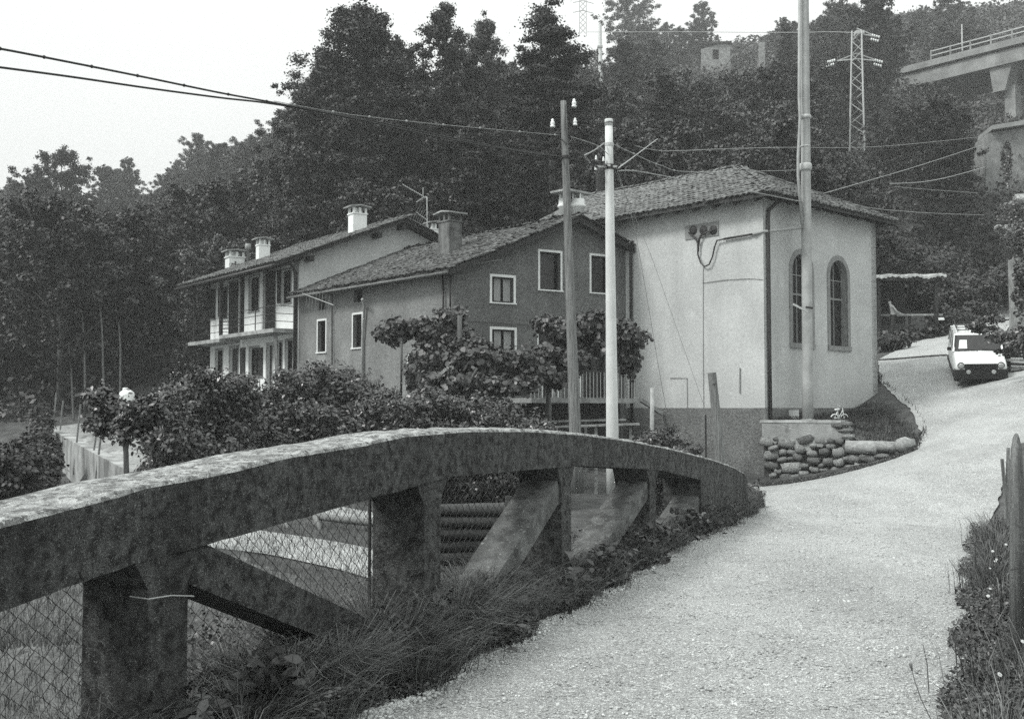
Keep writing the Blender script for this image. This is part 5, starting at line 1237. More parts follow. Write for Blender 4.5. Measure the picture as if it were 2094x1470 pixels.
for (u, v, du) in ((1752, 70, 38), (1752, 121, 44), (1752, 121, -40)):
    a = at(u, v, Yp); b = at(u + du, v + 4, Yp); mb = MB(); mb.tube([a, b], .07, 4); mb.tube([a + Vector((0, 0, .5)), b], .05, 4); mb.build("arm", GALV, py)
    for e in (0, 1):
        c = b + Vector((-.4 + .1 * e, 0, -.3 + e * .35)); mb = MB()
        for k in range(4): mb.lathe(c + Vector((k * .18 * (1 if du > 0 else -1), 0, -k * .05)), [(.05, 0), (.12, .02), (.12, .1), (.05, .12)], 8, axis=(1, 0, .1))
        mb.build("insulator", PORC, py)
mb = MB(); c = at(1757, 68, Yp); mb.obox(c, (.35, 0, 0), (0, .3, 0), (0, 0, .15)); mb.build("head", GALV, py)

vd = thing("viaduct", (X(2060, 115), 115, 28), "pale concrete road viaduct with railing and pier crossing the top right corner", "viaduct")
zvb = 38.0
def vx(u): Yv = 124 + (114 - 124) * (u - 1840) / (2094 - 1840); return X(u, Yv), Yv
xa, ya = vx(1820); xb, yb = vx(2330)
VP_ = Pl((xa, ya), (xb - xa, yb - ya)); LV = math.hypot(xb - xa, yb - ya)
MB().pbox(VP_, 0, zvb - .0, LV, zvb + 1.5, -9, 0).build("deck", CONC_FAR, vd)
MB().pbox(VP_, 0, zvb + 1.7, LV, zvb + 2.4, -9.3, .35).build("kerb_beam", CONC_FAR, vd)
MB().pbox(VP_, 0, zvb + 1.5, LV, zvb + 1.7, -9, -.2).build("dark_strip", DARK, vd)  # recessed dark strip between deck and kerb beam
s0 = VP_.hit(1905, 105)[0]
for dz in (.45, .95): MB().pbox(VP_, s0, zvb + 2.4 + dz, LV, zvb + 2.5 + dz, .1, .2).build("railing", GALV, vd)
for k in range(9):
    s_ = s0 + k * (LV - s0) / 9; MB().pbox(VP_, s_ - .07, zvb + 2.4, s_ + .07, zvb + 3.5, .08, .22).build("railing_post", CONC_FAR, vd)
for u in (1966,):
    s_ = VP_.hit(u, 80)[0]; MB().pbox(VP_, s_ - .06, zvb + 2.4, s_ + .06, zvb + 5.6, -.2, -.1).build("lamp_post", GALV, vd)
s_a, s_b = VP_.hit(2024, 160)[0], VP_.hit(2050, 160)[0]; zc1 = VP_.hit(2030, 187)[1]
MB().box8([VP_.pt(s_a + .1, zc1, -.5), VP_.pt(s_b, zc1, -.5), VP_.pt(s_b, zc1, -2.5), VP_.pt(s_a + .1, zc1, -2.5), VP_.pt(s_a - .2, zvb + .02, -.3), VP_.pt(s_b + .9, zvb + .02, -.3), VP_.pt(s_b + .9, zvb + .02, -2.5), VP_.pt(s_a - .2, zvb + .02, -2.5)]).build("pier_head", CONC_FAR, vd)
s_c, s_d = VP_.hit(2044, 220)[0], VP_.hit(2066, 220)[0]
MB().pbox(VP_, s_c, 20, s_d, zc1 + .6, -2.6, -1.2).build("pier", CONC_FAR, vd)
aw = thing("abutment_wall", (X(2060, 72), 72, 16), "dark edged concrete slab and pale rock wall below the viaduct pier at the right edge", "wall")
AP = Pl((X(2016, 74), 74), (1, -.12)); zA = AP.hit(2050, 272)[1]; zB = AP.hit(2030, 410)[1]
sA = AP.hit(2030, 270)[0]
mb = MB(); lo_, hi_ = AP.hit(2008, 412)[0], AP.hit(2020, 275)[0]
mb.extrude([AP.pt(lo_, zB - 3, 0), AP.pt(9, zB - 3, 0), AP.pt(9, zA + 1.2, 0), AP.pt(hi_, zA, 0)], AP.n * -3); mb.build("rock_face", STONEM, aw, recalc=True)
mb = MB(); mb.box8([AP.pt(sA - .2, zA + .12, .5), AP.pt(9, zA + 1.25, .5), AP.pt(9, zA + 1.25, -3), AP.pt(sA - .2, zA + .12, -3), AP.pt(sA - .2, zA + .42, .5), AP.pt(9, zA + 1.6, .5), AP.pt(9, zA + 1.6, -3), AP.pt(sA - .2, zA + .42, -3)]); mb.build("ledge", CONC_FAR, aw)
ru = thing("ruined_hut", (X(1468, 172), 172, at(1468, 130, 172).z - 1), "roofless ruined hut with a dark doorway half hidden in trees on the hilltop", "ruin")
RP = Pl((X(1500, 172), 172), (-1, .1))
zr_b, zr_t = RP.hit(1468, 138)[1] - 2, RP.hit(1468, 92)[1]; wR = RP.hit(1434, 110)[0]
d0 = RP.rect(1457, 102, 1470, 122)
wall(RP, [(0, zr_b), (wR, zr_b), (wR, zr_t - .6), (wR * .6, zr_t - .2), (wR * .3, zr_t + .2), (0, zr_t - .1)], [rect_poly(*d0)], .4, STONEM, "wall", ru)
MB().pbox(RP, d0[0] - .2, d0[1] - .2, d0[2] + .2, d0[3] + .2, -1.2, -1.0).build("doorway_shade", DARK, ru); MB().pbox(RP, -.2, zr_t + .15, wR * .8, zr_t + .45, -3, .3).build("roof_slab", DWOOD, ru)  # dark sheet behind the opening paints the shade inside the doorway
a, b = at(1557.5, 88, 172), at(1557.5, 150, 172)
tag(MB().box((a.x - .42, a.y - .42, b.z - 1), (a.x + .42, a.y + .42, a.z)).build("pillar", STONEM), "pale masonry pillar standing alone right of the ruined hut", "pillar")
a, b = at(1500, 112, 168), at(1443, 190, 158)
tag(MB().tube([a, b], .2, 6).build("leaning_trunk", BARK), "pale bare trunk leaning below the ruined hut", "tree trunk")
a, b = at(1227, 50, 150), at(1228, 170, 150)
t = thing("far_pole", (b.x, b.y, b.z), "pale far pole against the hazy hilltop right of the broad dark conifer", "pole"); MB().tube([a, b + Vector((0, 0, -3))], [.23, .32], 8).build("shaft", WPOLE, t)
for v in (96, 130): c = at(1227, v, 149.9); MB().obox(c, (.36, 0, 0), (0, .3, 0), (0, 0, .12)).build("clamp", GALV, t)
t = thing("far_lattice_mast", at(1193, 60, 200)[:], "faint lattice crossarms of a mast cut by the top edge of the picture", "pylon")
mb = MB()
for k in range(9): a = at(1192, -30 + k * 11, 200); b = at(1192, -30 + (k + 1) * 11, 200); mb.tube([a + Vector((-.5, 0, 0)), b + Vector((.5, 0, 0))], .05, 4); mb.tube([a + Vector((.5, 0, 0)), b + Vector((-.5, 0, 0))], .05, 4)
mb.tube([at(1185, -30, 200), at(1185, 75, 200)], .06, 4); mb.tube([at(1199, -30, 200), at(1199, 75, 200)], .06, 4); mb.build("mast", CONC_FAR, t)
for v in (2, 22): MB().tube([at(1172, v + 4, 200), at(1192, v, 200), at(1214, v + 6, 200)], .06, 4).build("crossarm", CONC_FAR, t)
a, b = at(215, 350, 140), at(216, 412, 140); tag(MB().tube([a, b + Vector((0, 0, -4))], .17, 6).build("far_pole", CONC_FAR), "thin distant pole between the two skyline trees at far left", "pole")

for i, (u0, v0, u1, v1, lab) in enumerate(((203, 600, 212, 790, "slender pale trunk before the dark wood left of the balconied house, tallest of its row"), (168, 640, 174, 800, "slender pale trunk left of the tallest pale trunk before the dark wood"), (140, 700, 150, 850, "thin leaning pale trunk nearest the far end of the garden wall"), (243, 660, 246, 800, "thin pale trunk right of the tallest pale trunk before the dark wood"))):
    a, b = at(u0, v0, 52), at(u1, v1, 50); tag(MB().tube([a, a.lerp(b, .4) + Vector((.05, 0, 0)), b, b + Vector((0, 0, -1.2))], [.03, .05, .06, .07], 6).build("slender_trunk", BARK, None, True), lab, "tree trunk")
# ------------------------------------------------------------------ car
def local(name, mb, m, parent, smooth=False):
    o = mb.build(name, m, None, smooth, recalc=True); o.parent = parent; return o
cpos = at(2006, 790, 35.6); los = Vector((cpos.x, cpos.y, 0)).normalized(); fwd = -los; th = R(4.5); fwd = Vector((fwd.x * math.cos(th) - fwd.y * math.sin(th), fwd.x * math.sin(th) + fwd.y * math.cos(th), 0))
cpos = cpos - fwd * 1.9; cpos.z = 0
f0, f1 = cpos + fwd * 1.3, cpos - fwd * 1.3; hz0, hz1 = hz(f0.x, f0.y), hz(f1.x, f1.y); cpos.z = (hz0 + hz1) / 2 + .02
pit = math.atan2(hz1 - hz0, 2.6)
car = thing("parked_car", cpos, "small white hatchback with roof rack and round headlights parked on the steep gravel road", "car")
side = Vector((0, 0, 1)).cross(fwd).normalized() * -1; fw3 = (fwd * math.cos(pit) - Vector((0, 0, 1)) * math.sin(pit)).normalized(); up3c = side.cross(fw3)
car.rotation_euler = Matrix((side, fw3, up3c)).transposed().to_euler()
def loft(st, mi=0):
    mb = MB(); k = 0
    for (y, hw, zl, zb) in st:
        ring = [(-hw * .93, zl), (-hw, zl + .10), (-hw * 1.01, zl + (zb - zl) * .55), (-hw * .985, zb - .07), (-hw * .9, zb), (0, zb + .018), (hw * .9, zb), (hw * .985, zb - .07), (hw * 1.01, zl + (zb - zl) * .55), (hw, zl + .10), (hw * .93, zl)]
        mb.v += [(x, y, z) for x, z in ring]; k = len(ring)
    for i in range(len(st) - 1):
        for q in range(k): q2 = (q + 1) % k; mb.f.append((i * k + q, i * k + q2, (i + 1) * k + q2, (i + 1) * k + q)); mb.m.append(mi)
    mb.f.append(tuple(range(k))); mb.m.append(mi); mb.f.append(tuple((len(st) - 1) * k + q for q in reversed(range(k)))); mb.m.append(mi); return mb
local("body", loft([(2.0, .72, .47, .70), (1.96, .77, .40, .735), (1.6, .79, .34, .80), (1.0, .80, .26, .87), (.72, .80, .26, .92), (-.2, .80, .24, .90), (-1.2, .80, .26, .90), (-1.85, .785, .34, .89), (-1.98, .74, .42, .86)]), CARW, car, True)
g = MB(); zq0, zq1 = .90, 1.40
lo8 = [(-.76, .76), (.76, .76), (.76, -1.93), (-.76, -1.93)]; hi8 = [(-.67, .16), (.67, .16), (.67, -1.82), (-.67, -1.82)]
g.box8([(x, y, zq0) for x, y in lo8] + [(x, y, zq1) for x, y in hi8]); local("cabin", g, CARB, car)
g = MB(); g.box8([(-.69, .2, zq1 - .02), (.69, .2, zq1 - .02), (.69, -1.85, zq1 - .02), (-.69, -1.85, zq1 - .02), (-.63, .1, zq1 + .05), (.63, .1, zq1 + .05), (.6, -1.74, zq1 + .05), (-.6, -1.74, zq1 + .05)]); local("roof", g, CARW, car)
g = MB()
for s_ in (-1, 1):
    for (ya, yb) in ((.74, .08), (-.45, -.50), (-1.2, -1.25), (-1.9, -1.74)):
        g = MB(); g.beam((s_ * .765, ya, zq0), (s_ * .685, yb, zq1), .06, .05, up=(0, 1, 0)); local("window_pillar", g, CARW, car)
g = MB(); g.add([(-.70, .765, .925), (.70, .765, .925), (.625, .185, 1.385), (-.625, .185, 1.385)], [(0, 1, 2, 3)]); ws_ = local("windscreen", g, GLASS, car)
g = MB(); g.beam((-.6, .80, .94), (-.15, .74, .99), .02, .02); g.beam((.0, .80, .94), (.42, .74, .99), .02, .02); local("wiper", g, CARB, car)
for s_ in (-1, 1):
    for (y0, y1) in ((.55, -.42), (-.53, -1.17), (-1.28, -1.72)):
        t0 = .0; g = MB(); yy = lambda y, z: y - (z - zq0) * (.9 if y > .3 else .2 if y < -1.6 else 0)
        xx = lambda z: s_ * (.775 - .085 * (z - zq0) / .5)
        g.add([(xx(.94), yy(y0, .94), .94), (xx(.94), yy(y1, .94), .94), (xx(1.35), yy(y1, 1.35), 1.35), (xx(1.35), yy(y0, 1.35), 1.35)], [(0, 1, 2, 3)]); local("side_window", g, GLASS, car)
    g = MB(); g.obox((s_ * .88, .55, .98), (.07, 0, 0), (0, .03, 0), (0, 0, .05)); local("wing_mirror", g, CARB, car)
    g = MB(); g.lathe((s_ * .60, 1.93, .645), [(.118, 0), (.118, .06), (.10, .075)], 18, axis=(0, 1, 0)); hl = local("headlight", g, CARB, car, False)
    g = MB(); g.lathe((s_ * .60, 2.0, .645), [(.092, 0), (.09, .015), (.05, .03)], 18, axis=(0, 1, 0)); q_ = local("lamp_lens", g, LAMPG, hl, True)
    g = MB(); g.lathe((s_ * .38, 2.04, .46), [(.07, 0), (.07, .05), (.04, .06)], 14, axis=(0, 1, 0)); local("fog_lamp", g, LAMPG, car)
    for y in (1.25, -1.25):
        w = MB(); w.lathe((s_ * .62, y, .28), [(.19, 0), (.27, .0), (.285, .03), (.285, .13), (.27, .16), (.19, .165)], 20, axis=(s_, 0, 0)); wh = local("wheel", w, TYRE, car, True)
        w = MB(); w.lathe((s_ * .70, y, .28), [(.18, 0), (.18, .05), (.06, .07)], 16, axis=(s_, 0, 0)); local("rim", w, GALV, wh, True)
g = MB(); g.box((-.50, 1.95, .44), (.50, 2.012, .715)); local("grille", g, CARB, car)
g = MB(); g.box((-.80, 1.84, .22), (.80, 2.06, .53)); g.box((-.80, 1.4, .24), (.80, 1.9, .36)); g.box((-.82, -1.9, .2), (.82, 1.5, .33)); local("bumper", g, CARB, car)
g = MB(); g.box((-.18, 2.062, .33), (.18, 2.07, .42)); local("number_plate", g, CARB, car)
g = MB()
for y in (.0, -.55, -1.1, -1.6):
    g.beam((-.6, y, 1.53), (.6, y, 1.53), .03, .025)
    for s_ in (-1, 1): g.beam((s_ * .58, y, 1.42), (s_ * .58, y, 1.54), .02, .02, up=(0, 1, 0))
for x_ in (-.6, -.3, 0, .3, .6): g.beam((x_, .05, 1.55), (x_, -1.65, 1.55), .02, .02)
for x_ in (-.6, .6): g.beam((x_, .05, 1.62), (x_, -1.65, 1.62), .02, .02)
g.beam((-.6, .05, 1.62), (.6, .05, 1.62), .02, .02); local("roof_rack", g, CARB, car)
g = MB(); g.add([(.60, .70, 1.0), (.33, .70, 1.0), (.32, .40, 1.25), (.55, .40, 1.25)], [(0, 1, 2, 3)]); sh = local("white_patch", g, TRIM, car); sh["label"] = "white patch on the windscreen"  # plain white quad lying just over the windscreen

# plank pile, bush and pillar right of the car
t = thing("plank_pile", (X(2065, 35), 35, hz(X(2065, 35), 35)), "stack of dark horizontal planks right of the white car", "planks")
for k in range(7):
    v = 705 + k * 8; a, b = at(2040, v - 2, 37), at(2092, v, 36); MB().beam(a, b, .3, .09).build("plank", DWOOD if k % 2 else PLANKM, t)
a = at(2042, 760, 37.2); MB().beam((a.x, a.y, a.z - .6), (a.x, a.y, a.z + 1.2), .3, 1.2).build("backing_board", DWOOD, t)
t = thing("gate_pillar", (X(2084, 41), 41, hz(X(2084, 41), 41)), "pale rendered pillar at the right edge of the picture behind the car", "pillar")
a, b = at(2076, 528, 41), at(2076, 700, 41); MB().box((a.x, 40.8, hz(a.x + .5, 41) - .5), (a.x + 1.6, 41.6, a.z)).build("shaft", STONEM, t)

# ------------------------------------------------------------------ tin shed, its beam, person, bucket
sh = thing("tin_shed", (X(1860, 53), 53, hz(X(1860, 53), 53)), "open shed with ragged corrugated tin roof behind the chapel", "shed")
xa, xb = X(1770, 51.5), X(1941, 51.5); zt = at(1860, 565, 51.5).z
mb = MB(); n = 64
for i in range(n):
    x0 = xa + (xb - xa) * i / n; x1 = xa + (xb - xa) * (i + 1) / n; c0_, c1_ = .03 * math.sin(i * 1.7), .03 * math.sin((i + 1) * 1.7)
    yo = 51.4 + .12 * (int(i / 9) % 3); zo = .05 * math.sin(i * .35)
    mb.add([(x0, yo, zt + c0_ + zo - .05), (x1, yo, zt + c1_ + zo - .05), (x1, 56, zt + .5 + c1_), (x0, 56, zt + .5 + c0_), (x0, yo, zt + c0_ + zo + .06), (x1, yo, zt + c1_ + zo + .06), (x1, 56, zt + .56 + c1_), (x0, 56, zt + .56 + c0_)], [(0, 1, 5, 4), (4, 5, 6, 7), (3, 2, 1, 0), (1, 2, 6, 5), (0, 4, 7, 3)])
mb.build("roof_sheet", TIN, sh)
zg = hz((xa + xb) / 2, 53)
for u in (1918, 1800):
    x_ = X(u, 51.8); MB().beam((x_, 51.8, hz(x_, 51.8) - .4), (x_, 51.8, zt), .16, .16, up=(0, 1, 0)).build("post", DWOOD, sh)
for u in (1918, 1800):
    x_ = X(u, 55.8); MB().beam((x_, 55.8, hz(x_, 55.8) - .4), (x_, 55.8, zt + .4), .16, .16, up=(0, 1, 0)).build("post", DWOOD, sh)
for k in range(11):
    x0 = xa + (xb - xa - .4) * k / 11; MB().box((x0 + .01, 55.9, zg - .6), (x0 + (xb - xa - .4) / 11 - .01, 55.94 + .01 * (k % 2), zt + .4)).build("board", DWOOD, sh)
MB().beam((xa, 51.7, zt - .12), (xb - .2, 51.7, zt - .12), .1, .14).build("beam", DWOOD, sh)
t = thing("work_bench", at(1855, 650, 52.3)[:], "long pale plank bench top under the tin shed roof", "bench")
a, b = at(1795, 645, 52.4), at(1926, 644, 52.0); MB().beam(a, b, .35, .09).build("top", TRIM_G if False else CONC_PALE, t)
for f in (.1, .5, .93):
    p = a.lerp(b, f); MB().beam((p.x, p.y, hz(p.x, p.y) - .2), (p.x, p.y, p.z - .046), .1, .1, up=(0, 1, 0)).build("leg", DWOOD, t)
p = at(1808, 668, 51.2); g_ = hz(p.x, p.y); t = thing("bucket", (p.x, p.y, g_), "pale bucket on the ground near the person under the shed", "bucket")
MB().lathe((p.x, p.y, g_), [(.13, 0), (.17, .32), (.18, .33), (.16, .33), (.12, .03)], 14).build("pail", TRIM, t, True); MB().tube([(p.x - .17, p.y, g_ + .33), (p.x, p.y - .05, g_ + .5), (p.x + .17, p.y, g_ + .33)], .008, 4).build("handle", DARK, t)
p = at(1925, 652, 51.4); g_ = hz(p.x, p.y); tag(MB().obox((p.x, p.y, max(p.z, g_ + .12)), (.09, .03, 0), (-.03, .08, 0), (0, .02, .06)).build("white_sack", TRIM), "small crumpled white sack beside the shed post", "sack")

def skin_body(name, verts, edges, radii, m, parent, sub=2, rootv=0):
    me = bpy.data.meshes.new(name); me.from_pydata(verts, edges, []); me.materials.append(m)
    o = bpy.data.objects.new(name, me); COL.objects.link(o); o.parent = parent
    md = o.modifiers.new("skin", 'SKIN'); me.skin_vertices.new() if not me.skin_vertices else None
    for i, r_ in enumerate(radii): me.skin_vertices[0].data[i].radius = (r_, r_) if not isinstance(r_, tuple) else r_
    for i in range(len(verts)): me.skin_vertices[0].data[i].use_root = (i == rootv)
    md.use_smooth_shade = True; s2_ = o.modifiers.new("sub", 'SUBSURF'); s2_.levels = s2_.render_levels = sub; return o
pp = at(1826, 672, 51.6); gz = hz(pp.x, pp.y); per = thing("person", (pp.x, pp.y, gz), "person in pale short sleeved shirt and dark trousers bending over the bench under the shed", "person")
per.rotation_euler = (0, 0, R(-10))
# local: x to the right of the picture; bending forward to +x
hip = (0, 0, .92); ch_ = (.14, 0, 1.2); nk = (.08 - .02, 0, 1.40); V_ = [(0, 0, .93), (.03, 0, 1.05), (.01, 0, 1.22), (-.06, 0, 1.38), (-.10, 0, 1.46), (-.13, 0, 1.56), (-.14, 0, 1.66),
      (.0, .1, .88), (.05, .11, .48), (.0, .12, .08), (.12, .12, .03), (.0, -.1, .88), (-.03, -.11, .48), (-.06, -.12, .08), (.06, -.12, .03),
      (-.02, .19, 1.36), (.14, .22, 1.13), (.36, .2, 1.02), (.45, .18, 1.0), (-.02, -.19, 1.36), (.16, -.22, 1.12), (.36, -.18, 1.02), (.45, -.16, 1.0)]
E_ = [(0, 1), (1, 2), (2, 3), (3, 4), (4, 5), (5, 6), (0, 7), (7, 8), (8, 9), (9, 10), (0, 11), (11, 12), (12, 13), (13, 14), (3, 15), (15, 16), (16, 17), (17, 18), (3, 19), (19, 20), (20, 21), (21, 22)]
R_ = [.125, .115, .135, .10, .05, .075, .085, .085, .058, .04, .035, .085, .058, .04, .035, .055, .042, .03, .028, .055, .042, .03, .028]
for hb, sy in ((18, 1), (22, -1)):
    bx_ = V_[hb]
    for k, L_ in enumerate((.075, .085, .08, .065)):
        y_ = bx_[1] + (k - 1.5) * .02; V_ += [(bx_[0] + .04, y_, bx_[2] - .005), (bx_[0] + .04 + L_ * .6, y_, bx_[2] - .02), (bx_[0] + .04 + L_, y_, bx_[2] - .05)]; b_ = len(V_) - 3; E_ += [(hb, b_), (b_, b_ + 1), (b_ + 1, b_ + 2)]; R_ += [.011, .009, .007]
    V_ += [(bx_[0] + .02, bx_[1] - sy * .04, bx_[2] - .01), (bx_[0] + .06, bx_[1] - sy * .055, bx_[2] - .03)]; b_ = len(V_) - 2; E_ += [(hb, b_), (b_, b_ + 1)]; R_ += [.012, .009]
skin_body("body", V_, E_, R_, SKIN, per)
skin_body("shirt", [V_[0], V_[1], V_[2], V_[3], V_[15], (.07, .21, 1.24), V_[19], (.08, -.21, 1.23)], [(0, 1), (1, 2), (2, 3), (3, 4), (4, 5), (3, 6), (6, 7)], [.14, .13, .145, .10, .055, .045, .055, .045], SHIRT, per, 2)
skin_body("trousers", [(0, 0, .95), V_[7], V_[8], V_[9], V_[11], V_[12], V_[13]], [(0, 1), (1, 2), (2, 3), (0, 4), (4, 5), (5, 6)], [.15, .105, .08, .065, .105, .08, .065], TROU, per, 2)
skin_body("hair", [(-.15, 0, 1.6), (-.17, 0, 1.7), (-.13, 0, 1.74)], [(0, 1), (1, 2)], [.075, .09, .07], HAIR, per, 2)
skin_body("shoes", [(0, .12, .05), (.13, .12, .035)], [(0, 1)], [.05, .045], DARK, per, 1); skin_body("shoes", [(-.06, -.12, .05), (.08, -.12, .035)], [(0, 1)], [.05, .045], DARK, per, 1)

# ------------------------------------------------------------------ child's bicycle on the bank wall
p = at(1716, 861, 33.2); zbk = float(BANKF([p.x], [p.y])[0]) + .02
bk = thing("child_bicycle", (p.x, p.y, zbk), "small white child's bicycle leaning on the bank beside the steel pole", "bicycle"); bk.rotation_euler = (R(6), 0, math.atan2(D2.y, D2.x) * .4)
def ring(c, r, t, n=18): return [Vector(c) + Vector((math.cos(2 * math.pi * i / n) * r, 0, math.sin(2 * math.pi * i / n) * r)) for i in range(n + 1)]
for x_ in (-.17, .17):
    wh = local("wheel", MB().tube(ring((x_, 0, .11), .095, 0), .016, 6, cap=False), TYRE, bk)
    g = MB()
    for k in range(6): a = k * math.pi / 3; g.tube([(x_, 0, .11), (x_ + math.cos(a) * .09, 0, .11 + math.sin(a) * .09)], .003, 3)
    local("spokes", g, CHROME, wh)
    local("mudguard", MB().tube([Vector((x_ + math.cos(a) * .125, 0, .11 + math.sin(a) * .125)) for a in [R(20 + 14 * k) for k in range(11)]], .018, 5), TRIM, bk)
g = MB()
for a, b in (((-.17, 0, .11), (-.04, 0, .13)), ((-.04, 0, .13), (.10, 0, .33)), ((-.04, 0, .13), (-.08, 0, .37)), ((.17, 0, .11), (.09, 0, .42)), ((-.17, 0, .11), (-.075, 0, .33))): g.tube([a, b], .014, 6)
local("frame", g, TRIM, bk)
local("saddle", MB().obox((-.09, 0, .385), (.07, 0, .008), (0, .04, 0), (0, 0, .018)), TRIM, bk)
g = MB(); g.tube([(.09, 0, .42), (.075, 0, .46)], .012, 5); g.tube([(.02, -.15, .50), (.07, -.08, .46), (.07, .08, .46), (.02, .15, .50)], .010, 5); local("handlebar", g, CHROME, bk)
g = MB(); g.lathe((-.04, -.02, .13), [(.05, 0), (.05, .02)], 10, axis=(0, 1, 0)); g.beam((-.04, -.03, .13), (.03, -.06, .09), .03, .015); local("chainwheel", g, CHROME, bk)

# ------------------------------------------------------------------ garden behind the parapet
gwl = thing("garden_wall", YWP[1], "stained pale retaining wall running back through the garden at far left", "wall")
mb = MB()
for (a, b) in zip(YWP[:-1], YWP[1:]):
    a, b = Vector(a), Vector(b); d = (b - a).normalized(); n_ = Vector((-d.y, d.x, 0)).normalized(); n_ = n_ if n_.x < 0 else -n_
    a = a - d * .0
    mb.box8([a + Vector((0, 0, -3)), b + Vector((0, 0, -3)), b + n_ * .35 + Vector((0, 0, -3)), a + n_ * .35 + Vector((0, 0, -3)), a + Vector((0, 0, .12)), b + Vector((0, 0, .12)), b + n_ * .35 + Vector((0, 0, .12)), a + n_ * .35 + Vector((0, 0, .12))])
mb.build("body", mat("stained_wall_render", .16, .42, scale=1.4, bump=.5, bscale=12, streak=(.07, .7, 1.5)), gwl)
for i, (u, v, Y, h) in enumerate(((114, 872, 42, 1.3), (127, 880, 40, 1.1), (161, 905, 34, 1.2), (205, 935, 29, 1.1), (193, 930, 31, .9))):
    p = at(u, v, Y); tag(MB().tube([p + Vector((-.15, 0, -1.0)), p + Vector((.02 * i, 0, h))], .03, 5).build("fence_stake", BPOLE), ("thin stake at the far end of the garden wall", "second thin stake from the far end of the garden wall", "thin stake half way along the garden wall", "thin stake at the near end of the garden wall", "short stake just before the nearest stake of the garden wall")[i], "stake")
p = at(259, 838, 40); g_ = at(259, 845, 40).z; t = thing("white_tank", (p.x, p.y, g_ - .1), "rounded white tank with a small cap among the garden bushes at left", "tank")
H_ = at(259, 797, 40).z - g_; MB().lathe((p.x, p.y, g_ - .6), [(.27, 0), (.28, .6), (.29, H_ * .7 + .6), (.25, H_ * .9 + .6), (.12, H_ + .6)], 18).build("body", TRIM, t, True); MB().lathe((p.x - .06, p.y, g_ + H_ - .04), [(.1, 0), (.1, .1), (.06, .12)], 10).build("cap", TRIM, t)
# log pile
lg = thing("log_pile", PAR.pt(PAR.hit(960, 1100, -4)[0], -1, -4)[:], "stack of dark split logs seen through the netting right of the second parapet post", "logs")
LP0 = Pl((X(880, 14.4), 14.4), (1, .12))
LOGME = MB().tube([(0, -1, 0), (.03, 0, .02), (0, 1, 0)], [.9, 1, .95], 8).mesh("log", LOGM, True)
a0, a1 = LP0.hit(880, 1080)[0], LP0.hit(1110, 1080)[0]
for r in range(9):
    for c_ in range(2):
        z = -1.0 + r * .155; o = link("log", LOGME, lg); L_ = (a1 - a0) / 2 * rnd.uniform(.88, 1.05); rr = rnd.uniform(.07, .085)
        p = LP0.pt((a0 + a1) / 2 + rnd.uniform(-.08, .08), z, -c_ * .17 + rnd.uniform(-.02, .02)); d = (LP0.d + Vector((0, 0, rnd.uniform(-.02, .02)))).normalized(); s_ = d.cross(Vector((0, 0, 1))).normalized(); u_ = s_.cross(d)
        o.matrix_basis = Matrix(((s_.x * rr, d.x * L_, u_.x * rr, p.x), (s_.y * rr, d.y * L_, u_.y * rr, p.y), (s_.z * rr, d.z * L_, u_.z * rr, p.z), (0, 0, 0, 1)))
for u in (885, 1040):
    p = at(u, 1100, 14.2); MB().tube([(p.x, p.y, -1.4), (p.x, p.y, .45)], .05, 6).build("upright", LOGM, lg)
rf = thing("rustic_fence", at(640, 1080, 20.5)[:], "low fence of curved dark poles beside the pale garden path, seen through the netting", "fence")
P_ = [at(520, 1088, 21.5), at(640, 1052, 22.5), at(700, 1062, 21.5), at(800, 1078, 20.5)]
MB().tube([at(636, 1054, 20.9), at(700, 1062, 20.7), at(860, 1080, 20.2)], .07, 7).build("rail", BPOLE, rf, True)
for (ua, va, ub, vb) in ((642, 1050, 655, 1104), (578, 1066, 592, 1094), (750, 1066, 756, 1110)):
    a, b = at(ua, va, 20.9), at(ub, vb, 20.4); MB().tube([a, a.lerp(b, .5) + Vector((.03, 0, 0)), b + (b - a) * .25], .055, 7).build("pole", BPOLE, rf, True)

# shrubs
def back(L, k): return [(u, v, Y * k, a * k, b * k, c * k) for u, v, Y, a, b, c in L]
leafy("shrub", "broad leaved dark shrub behind the left half of the parapet, left of the larger bush", "shrub",
      back([(355, 905, 15, .3, .5, .40), (355, 850, 15.5, .42, .5, .36), (395, 815, 16, .5, .5, .38), (445, 800, 16.5, .42, .5, .34), (470, 860, 16.5, .5, .6, .45), (385, 915, 15.5, .6, .6, .40), (440, 925, 16, .5, .5, .40)], 1.5), 32000, .082, LEAF_S)
leafy("shrub", "large dense shrub below the balconied house, its top just under the eave pole", "shrub",
      back([(560, 850, 18, .6, .6, .45), (610, 800, 18.5, .55, .6, .40), (665, 785, 19, .55, .6, .36), (725, 800, 19, .5, .6, .36), (770, 845, 18.5, .5, .6, .42), (620, 880, 18, .7, .6, .40), (700, 880, 18, .7, .6, .40), (525, 830, 18, .35, .5, .45), (800, 880, 18, .45, .5, .3), (540, 900, 17.5, .6, .5, .28)], 1.5), 44000, .085, LEAF_S)
leafy("shrub", "low dark shrub under the left vine, right of the large dense shrub", "shrub",
      back([(830, 850, 19, .45, .5, .36), (890, 830, 19.5, .5, .5, .34), (950, 845, 19.5, .5, .5, .34), (1010, 850, 19.5, .5, .5, .3), (1070, 870, 19.5, .4, .5, .26), (860, 880, 19, .5, .5, .24), (980, 885, 19, .7, .5, .24), (1110, 885, 19, .3, .4, .14)], 1.4), 30000, .078, LEAF_S)
